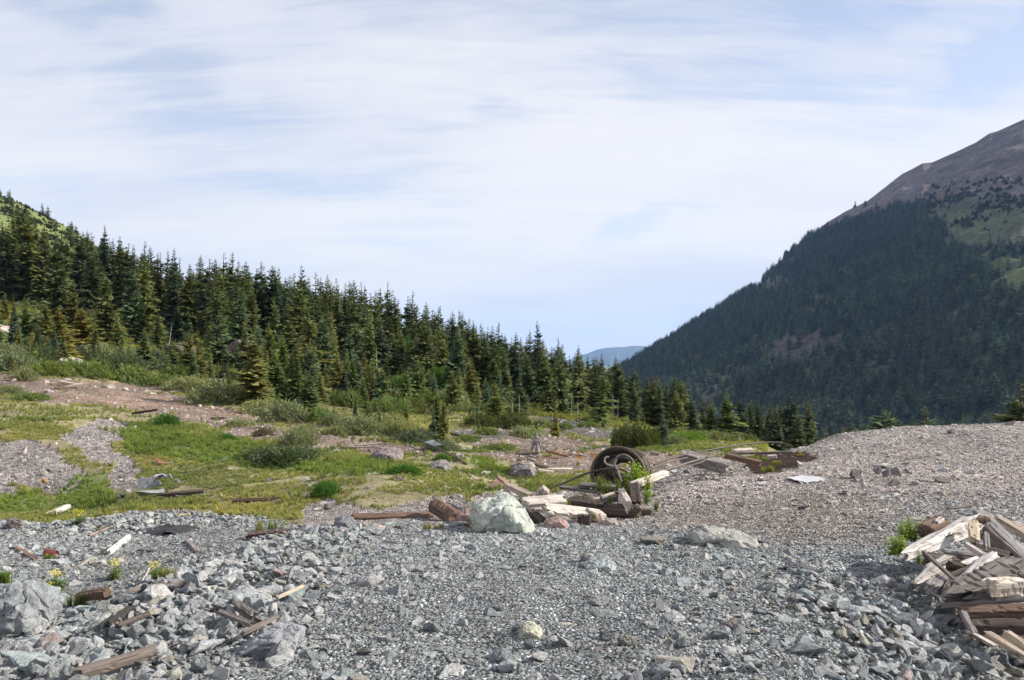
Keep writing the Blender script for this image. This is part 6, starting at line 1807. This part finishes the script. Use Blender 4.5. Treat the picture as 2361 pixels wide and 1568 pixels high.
# ------------------------------------------------------------------ metal scraps
def sheet(pts, Y, label, col, th=.02, name='metal_sheet', cat='metal sheet', dY=.3, group=None):
    rnd = random.Random(len(label))
    P = [W(x, y, Y + rnd.uniform(0, dY)) for x, y in pts]; c = sum(P, Vector()) / len(P)
    bm = bmesh.new()
    vs = [bm.verts.new(p - c) for p in P]; f = bm.faces.new(vs)
    bmesh.ops.triangulate(bm, faces=[f]); bmesh.ops.subdivide_edges(bm, edges=list(bm.edges), cuts=3)
    for v in bm.verts: v.co += Vector((mn.noise(v.co * 4), mn.noise(v.co * 5 + Vector((9, 0, 0))), mn.noise(v.co * 6 + Vector((0, 9, 0))))) * .04
    bmesh.ops.solidify(bm, geom=list(bm.faces), thickness=th)
    me = bpy.data.meshes.new(name); bm.to_mesh(me); bm.free(); me.materials.append(M_METAL)
    o = link(name, me, loc=c, col=col); return tag(o, label, cat, group)


MS = 'twisted sheet metal pieces in the meadow'
sheet([(318, 1118), (368, 1108), (372, 1118), (325, 1130)], 15.9, 'flat bluish grey metal sheet in the hollow of the meadow', (.30, .32, .36), group=MS)
sheet([(320, 1112), (326, 1100), (340, 1100), (334, 1126), (322, 1130)], 15.7, 'crumpled white metal scrap at the left of the flat sheet', (.55, .57, .62), group=MS)
sheet([(335, 1110), (360, 1096), (372, 1090), (392, 1092), (400, 1102), (380, 1098), (365, 1108), (345, 1114)], 15.8, 'curved pale metal strip arching above the flat sheet', (.42, .43, .46), group=MS)
sheet([(315, 1134), (380, 1128), (378, 1136), (325, 1142)], 15.3, 'low pale metal sheet in front of the hollow', (.42, .41, .42), group=MS)
sheet([(277, 1140), (290, 1138), (285, 1152), (278, 1154)], 15.2, 'dark grey plate standing in the grass left of the metal scraps', (.12, .12, .15), group=MS)
sheet([(978, 1018), (1000, 1014), (1018, 1026), (1000, 1030)], 21, 'pale bluish board at the top of the dark pipe', (.40, .45, .43), group=None)
sheet([(97, 1102), (101, 1102), (104, 1112), (99, 1114)], 17, 'small orange marker plate on the left scree', (.55, .22, .06), name='marker_plate', cat='marker')
def can(x, base, wpx, col, label):
    p = G(x, base, 5); r = M(wpx, p.y) * .28; L = M(wpx, p.y)
    V, F = tube_np([(-L / 2, 0, 0), (-L / 2 + .005, 0, 0), (-L * .1, 0, 0), (L * .2, 0, .006), (L / 2, 0, 0)], [r * .93, r, r * .9, r * 1.02, r], 14)
    V2, F2 = tube_np([(L / 2, 0, 0), (L / 2 - .01, 0, 0), (L / 2 - .012, 0, 0)], [r * .94, r * .9, .001], 14)
    V, F = join_vf([(V, F), (V2, F2)])
    o = link('rusty_can', mesh_py('rusty_can', V, F, M_METAL, True), loc=p + Vector((0, 0, r * .7)), col=col); o.rotation_euler = (0, .12, -.3)
    tag(o, label, 'can')
can(117, 1282, 30, (.30, .10, .075), 'crushed rust-red can on the lower gravel at left')
# dark torn liner on the rubble heap
def liner():
    c = W(385, 1205, 11.6)
    n = 26; V = []; 
    for i in range(n):
        for j in range(12):
            a = i / (n - 1) - .5; b = j / 11 - .5
            x = a * 1.05; y = b * .7; z = hz(c.x + x, c.y + y) + .03 + .045 * abs(mn.fractal(Vector((x * 4, y * 4, 3)), .9, 2, 4)) * 2 + .02 * math.sin(a * 9) - .10 * (abs(a) * 2) ** 3 - .06 * (abs(b) * 2) ** 3
            V.append((x, y + .05 * mn.noise(Vector((x * 5, 0, 7))), z - c.z))
    F = [tuple(f) for f in grid_faces(n, 12)]
    m = plain_mat('torn_liner', (.035, .034, .036), .55, nscale=7, bd=.02)
    o = link('torn_liner', mesh_py('torn_liner', V, F, m, True), loc=c); tag(o, 'black crumpled liner sheet half buried in the dark rubble heap', 'sheet')
liner()

# ------------------------------------------------------------------ puddle
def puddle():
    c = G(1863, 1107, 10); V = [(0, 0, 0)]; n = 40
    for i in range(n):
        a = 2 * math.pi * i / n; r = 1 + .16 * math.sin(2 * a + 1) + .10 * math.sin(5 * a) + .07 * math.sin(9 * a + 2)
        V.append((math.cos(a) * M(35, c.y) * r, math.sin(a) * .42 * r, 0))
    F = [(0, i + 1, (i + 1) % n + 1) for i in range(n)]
    m, t, b = mat_new('water'); b.inputs['Base Color'].default_value = (.58, .56, .57, 1); b.inputs['Roughness'].default_value = .3; b.inputs['Specular IOR Level'].default_value = .9  # pale sky reflection painted into the water's base colour
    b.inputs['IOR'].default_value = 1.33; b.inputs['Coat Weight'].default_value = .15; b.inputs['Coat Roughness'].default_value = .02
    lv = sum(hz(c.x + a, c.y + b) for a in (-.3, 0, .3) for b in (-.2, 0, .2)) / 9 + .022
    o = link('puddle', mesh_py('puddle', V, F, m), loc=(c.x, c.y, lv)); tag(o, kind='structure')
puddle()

# ------------------------------------------------------------------ root stump
def root_stump():
    base = G(1238, 1046, 14); u = M(1, base.y)
    e = bpy.data.objects.new('root_stump', None); COL.objects.link(e); e.location = base
    tag(e, 'upturned grey root stump with drooping roots on the dirt bank behind the coil', 'stump')
    V, F = tube_np([(0, 0, -.05), (2 * u, 0, 14 * u), (-2 * u, 0, 30 * u), (0, 0, 48 * u)], [7 * u, 5 * u, 3 * u, 1 * u], 8); link('trunk', mesh_py('trunk', V, F, M_DEADWOOD, True), parent=e, col=(.32, .28, .26))
    r = random.Random(4)
    for i in range(16):
        a = r.uniform(0, 6.28); l = r.uniform(10, 24) * u; z = r.uniform(14, 40) * u
        V, F = tube_np([(0, 0, z), (math.cos(a) * l * .4, math.sin(a) * l * .4, z - 2 * u), (math.cos(a) * l * .8, math.sin(a) * l * .8, z * .5), (math.cos(a + .3) * l, math.sin(a + .3) * l, r.uniform(-2, 4) * u)], [2.0 * u, 1.5 * u, 1.1 * u, .5 * u], 5)
        link('root', mesh_py('root', V, F, M_DEADWOOD, True), parent=e, col=(.28, .25, .24))
root_stump()

# ------------------------------------------------------------------ leafy and flowering plants
def leafy_mesh(seed, nst=15, leaves=15, hgt=1.0, spread=.42, lw=.05, ll=.24):
    r = random.Random(seed); st = []; V = []; F = []
    for s in range(nst):
        a = r.uniform(0, 6.28); sp = r.uniform(.1, 1) * spread; h = hgt * r.uniform(.55, 1)
        pts = [Vector((math.cos(a) * sp * .2, math.sin(a) * sp * .2, -.03)), Vector((math.cos(a) * sp * .6, math.sin(a) * sp * .6, h * .5)), Vector((math.cos(a) * sp, math.sin(a) * sp, h))]
        P = spline(pts, 6); st.append(tube_np(P, [.008 * (1 - i / (len(P))) + .003 for i in range(len(P))], 4))
        for k in range(leaves):
            t = .12 + .88 * k / leaves; p = P[min(int(t * (len(P) - 1)), len(P) - 1)]
            b = k * 2.4 + r.uniform(-.4, .4); d = Vector((math.cos(b), math.sin(b), r.uniform(-.1, .7))).normalized(); sd_ = d.cross(Vector((0, 0, 1))).normalized()
            L = ll * (1.15 - .6 * t) * r.uniform(.7, 1.2); w = lw * (1.15 - .5 * t)
            n = len(V); dr = Vector((0, 0, -.35 * L))
            V += [p, p + d * L * .4 + sd_ * w + dr * .1, p + d * L * .4 - sd_ * w + dr * .1, p + d * L * .8 + sd_ * w * .6 + dr * .6, p + d * L * .8 - sd_ * w * .6 + dr * .6, p + d * L * 1.0 + dr * 1.2]
            F += [(n, n + 1, n + 2), (n + 1, n + 3, n + 4, n + 2), (n + 3, n + 5, n + 4)]
    return mesh_py('leaves', V, F, M_LEAF), mesh_py('stems', *join_vf(st), M_STEM)


M_STEM = plain_mat('green_stem', (.12, .15, .04), nscale=12)
LEAFY = [leafy_mesh(i) for i in range(4)]


def leafy(x, base, hpx, label, Y, col=(.15, .25, .03), wide=1.0, name='leafy_plant', group='leafy plants among the timbers'):
    p = W(x, base, Y); h = M(hpx, Y)
    i = random.randrange(4); e = bpy.data.objects.new(name, None); COL.objects.link(e); e.location = p; e.scale = (h * wide, h * wide, h); e.rotation_euler = (0, 0, random.uniform(0, 6))
    tag(e, label, 'plant', group)
    link('leaves', LEAFY[i][0], parent=e, col=col); link('stems', LEAFY[i][1], parent=e)


for x, b, h, Y, w, c, lab in [
    (1468, 1116, 66, 12.7, .8, (.38, .50, .05), 'tall sunlit yellow-green plant in front of the coil'), (1482, 1124, 50, 12.5, .9, (.36, .48, .05), 'sunlit plant right of the tall one in front of the coil'), (1496, 1142, 70, 12.0, .6, (.28, .38, .05), 'leafy plant rising right of the pale plank'),  # sun and shade on these plants are put into their leaf colours
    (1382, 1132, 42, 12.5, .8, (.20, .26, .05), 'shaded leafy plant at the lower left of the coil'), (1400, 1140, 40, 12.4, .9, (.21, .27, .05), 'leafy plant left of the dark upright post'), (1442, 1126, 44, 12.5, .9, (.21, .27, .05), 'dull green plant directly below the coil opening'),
    (1425, 1130, 30, 12.4, .8, (.2, .25, .05), 'small plant between the two coil-foot plants'), (1490, 1160, 36, 11.8, .9, (.16, .25, .03), 'low plant at the right end of the mid pile'), (1512, 1176, 28, 11.6, 1.0, (.17, .22, .05), 'small plant on the gravel edge right of the mid pile'),
    (1310, 1172, 24, 11.5, .9, (.14, .2, .04), 'small plant between pale beam and dark log'), (1200, 1158, 22, 12.2, 1.2, (.15, .22, .04), 'small plant behind the large pale boulder'), (1465, 1206, 18, 11.1, .8, (.14, .18, .05), 'tiny plant against the thick dark log end'),
    (1350, 1160, 24, 12.2, 1.2, (.2, .26, .06), 'low plant behind the dark log'), (1405, 1165, 26, 12.0, 1., (.15, .2, .04), 'low plant left of the broad pale slab'), (1370, 1205, 28, 11.0, .6, (.2, .24, .06), 'thin plant at the pale beam end'),
]: leafy(x, b, h, lab, Y, c, w)
for x, b, h, Y, w, c, lab in [(2105, 1246, 60, 8.0, 1.15, (.27, .36, .045), 'leafy plant at the top left of the right woodpile'), (2085, 1240, 43, 8.2, 1.15, (.27, .36, .045), 'left leafy plant behind the white timber'), (2128, 1240, 49, 8.0, 1.15, (.27, .36, .045), 'leafy plant touching the dark brown block'),
                              (2062, 1278, 52, 7.6, 1.15, (.27, .36, .045), 'leafy plant on the gravel left of the right woodpile'), (2078, 1276, 46, 7.5, 1.15, (.27, .36, .045), 'leafy plant beside the left end of the white timber'), (2118, 1298, 34, 7.0, .8, (.16, .22, .03), 'thin leafy plant in front of the white timber'),
                              (2312, 1302, 12, 7.2, 1.2, (.2, .3, .035), 'tiny green sprig on the dark plank'), (2245, 1205, 20, 8.6, 1.2, (.2, .28, .04), 'small weed behind the white timber')]:
    leafy(x, b, h, lab, Y, c, w, group='leafy plants at the right woodpile')


def flower(x, base, hpx, label, wide=1.0):
    p = G(x, base, 5); h = M(hpx, p.y); i = random.randrange(4)
    e = bpy.data.objects.new('flowering_plant', None); COL.objects.link(e); e.location = p; e.scale = (h, h, h)
    tag(e, label, 'flowering plant', 'yellow flowering plants on the lower gravel')
    l = link('leaves', LEAFY[i][0], parent=e, col=(.13, .19, .07)); l.scale = (wide * 1.3, wide * 1.3, .72)
    link('stems', LEAFY[i][1], parent=e)
    V = []; F = []; r = random.Random(int(x))
    for k in range(110):
        c = Vector((r.gauss(0, .16 * wide), r.gauss(0, .16), r.uniform(.72, 1.08))); n = len(V); s = .03
        a = Vector((r.gauss(0, 1), r.gauss(0, 1), r.gauss(0, 1))).normalized(); b = a.orthogonal().normalized(); cc = a.cross(b)
        V += [c + b * s, c + cc * s, c - b * s, c - cc * s]; F.append((n, n + 1, n + 2, n + 3))
    link('blossoms', mesh_py('blossoms', V, F, M_FLOWER), parent=e)


flower(128, 1362, 44, 'left yellow-flowered plant near the big left boulder', 1.3)
flower(112, 1376, 30, 'low yellow-flowered plant just behind the big left boulder', 1.2)
flower(262, 1336, 44, 'middle yellow-flowered plant on the lower gravel, upright and dense')
flower(355, 1338, 40, 'right yellow-flowered plant beside the grass tuft on the lower gravel', 1.1)
flower(180, 1212, 34, 'yellow-flowered plant at the near edge of the meadow', 1.3)
flower(108, 1290 - 0, 12, 'tiny green seedling on the lower gravel')


def tuft(x, base, wpx, hpx, label, col, n=10, ymin=5):
    p = G(x, base, ymin); w = M(wpx, p.y); h = M(hpx, p.y)
    e = bpy.data.objects.new('grass_clump', None); COL.objects.link(e); e.location = p; tag(e, label, 'grass', 'grass clumps on the gravel')
    ms = [o.data for o in GRASS.objects]
    for k in range(n):
        o = link('blades', ms[k % 6], parent=e, loc=(random.uniform(-.5, .5) * w, random.uniform(-.1, .25) * w, 0), col=tuple(c * random.uniform(.8, 1.25) for c in col))
        s = h * random.uniform(.8, 1.1); o.scale = (s * .8, s * .8, s); o.rotation_euler = (0, 0, random.uniform(0, 6))


for a in [(390, 1335, 70, 34, 'yellowish grass clump right of the flowers on the lower gravel', (.2, .2, .06)), (172, 1400, 40, 36, 'grass clump behind the brown wood block', (.13, .16, .05)), (5, 1345, 30, 34, 'green clump at the left border above the big boulder', (.12, .2, .04)),
          (640, 1222, 90, 26, 'grass strip above the reddish brown log', (.2, .22, .07)), (505, 1322, 40, 18, 'dry grass on the upper rock ridge', (.3, .27, .15)), (1758, 1062, 26, 12, 'yellow-green tuft on the dark soil, middle one', (.24, .28, .05)), (1735, 1060, 18, 12, 'yellow-green tuft on the dark soil, left one', (.24, .28, .05)),
          (1770, 1088, 34, 16, 'larger yellow-green tuft at the near edge of the dark soil', (.26, .27, .05)), (1790, 1072, 22, 12, 'small yellow-green tuft in the middle of the dark soil', (.24, .27, .05)), (1846, 1052, 20, 8, 'tuft at the right end of the dark soil', (.26, .26, .05)), (1725, 1046, 20, 10, 'tuft behind the thin dark beam', (.24, .28, .05)),
          (1000, 1222, 50, 20, 'dry weeds below the long brown log', (.28, .27, .12)), (1090, 1216, 30, 16, 'dry weeds left of the large pale boulder', (.28, .27, .12)), (230, 1225, 50, 12, 'thin green weeds on the lower gravel by the dark rubble', (.17, .22, .06)), (112, 1290, 26, 12, 'small green rosette right of the brown board', (.12, .2, .05))]:
    tuft(*a)

# ------------------------------------------------------------------ air
def haze():
    bm = bmesh.new(); bmesh.ops.create_cube(bm, size=1)
    lo = (-7000, -14000, -140); hi = (7000, 14500, 560)
    for v in bm.verts: v.co = Vector([lo[i] if v.co[i] < 0 else hi[i] for i in range(3)])
    m = bpy.data.materials.new('air'); m.use_nodes = True; t = NT(m.node_tree); t.n.remove(t.n['Principled BSDF'])
    pv = t.new('ShaderNodeVolumePrincipled'); pv.inputs['Density'].default_value = HAZE; pv.inputs['Color'].default_value = (.34, .56, 1, 1); pv.inputs['Anisotropy'].default_value = .2
    t.l.new(pv.outputs[0], t.n['Material Output'].inputs['Volume'])
    me = bpy.data.meshes.new('haze'); bm.to_mesh(me); bm.free(); me.materials.append(m)
    tag(link('haze', me), kind='stuff')


HAZE = .5 / 7800
haze()
print('objects', len(scene.objects), 'polys', sum(len(o.data.polygons) for o in scene.objects if o.type == 'MESH'))
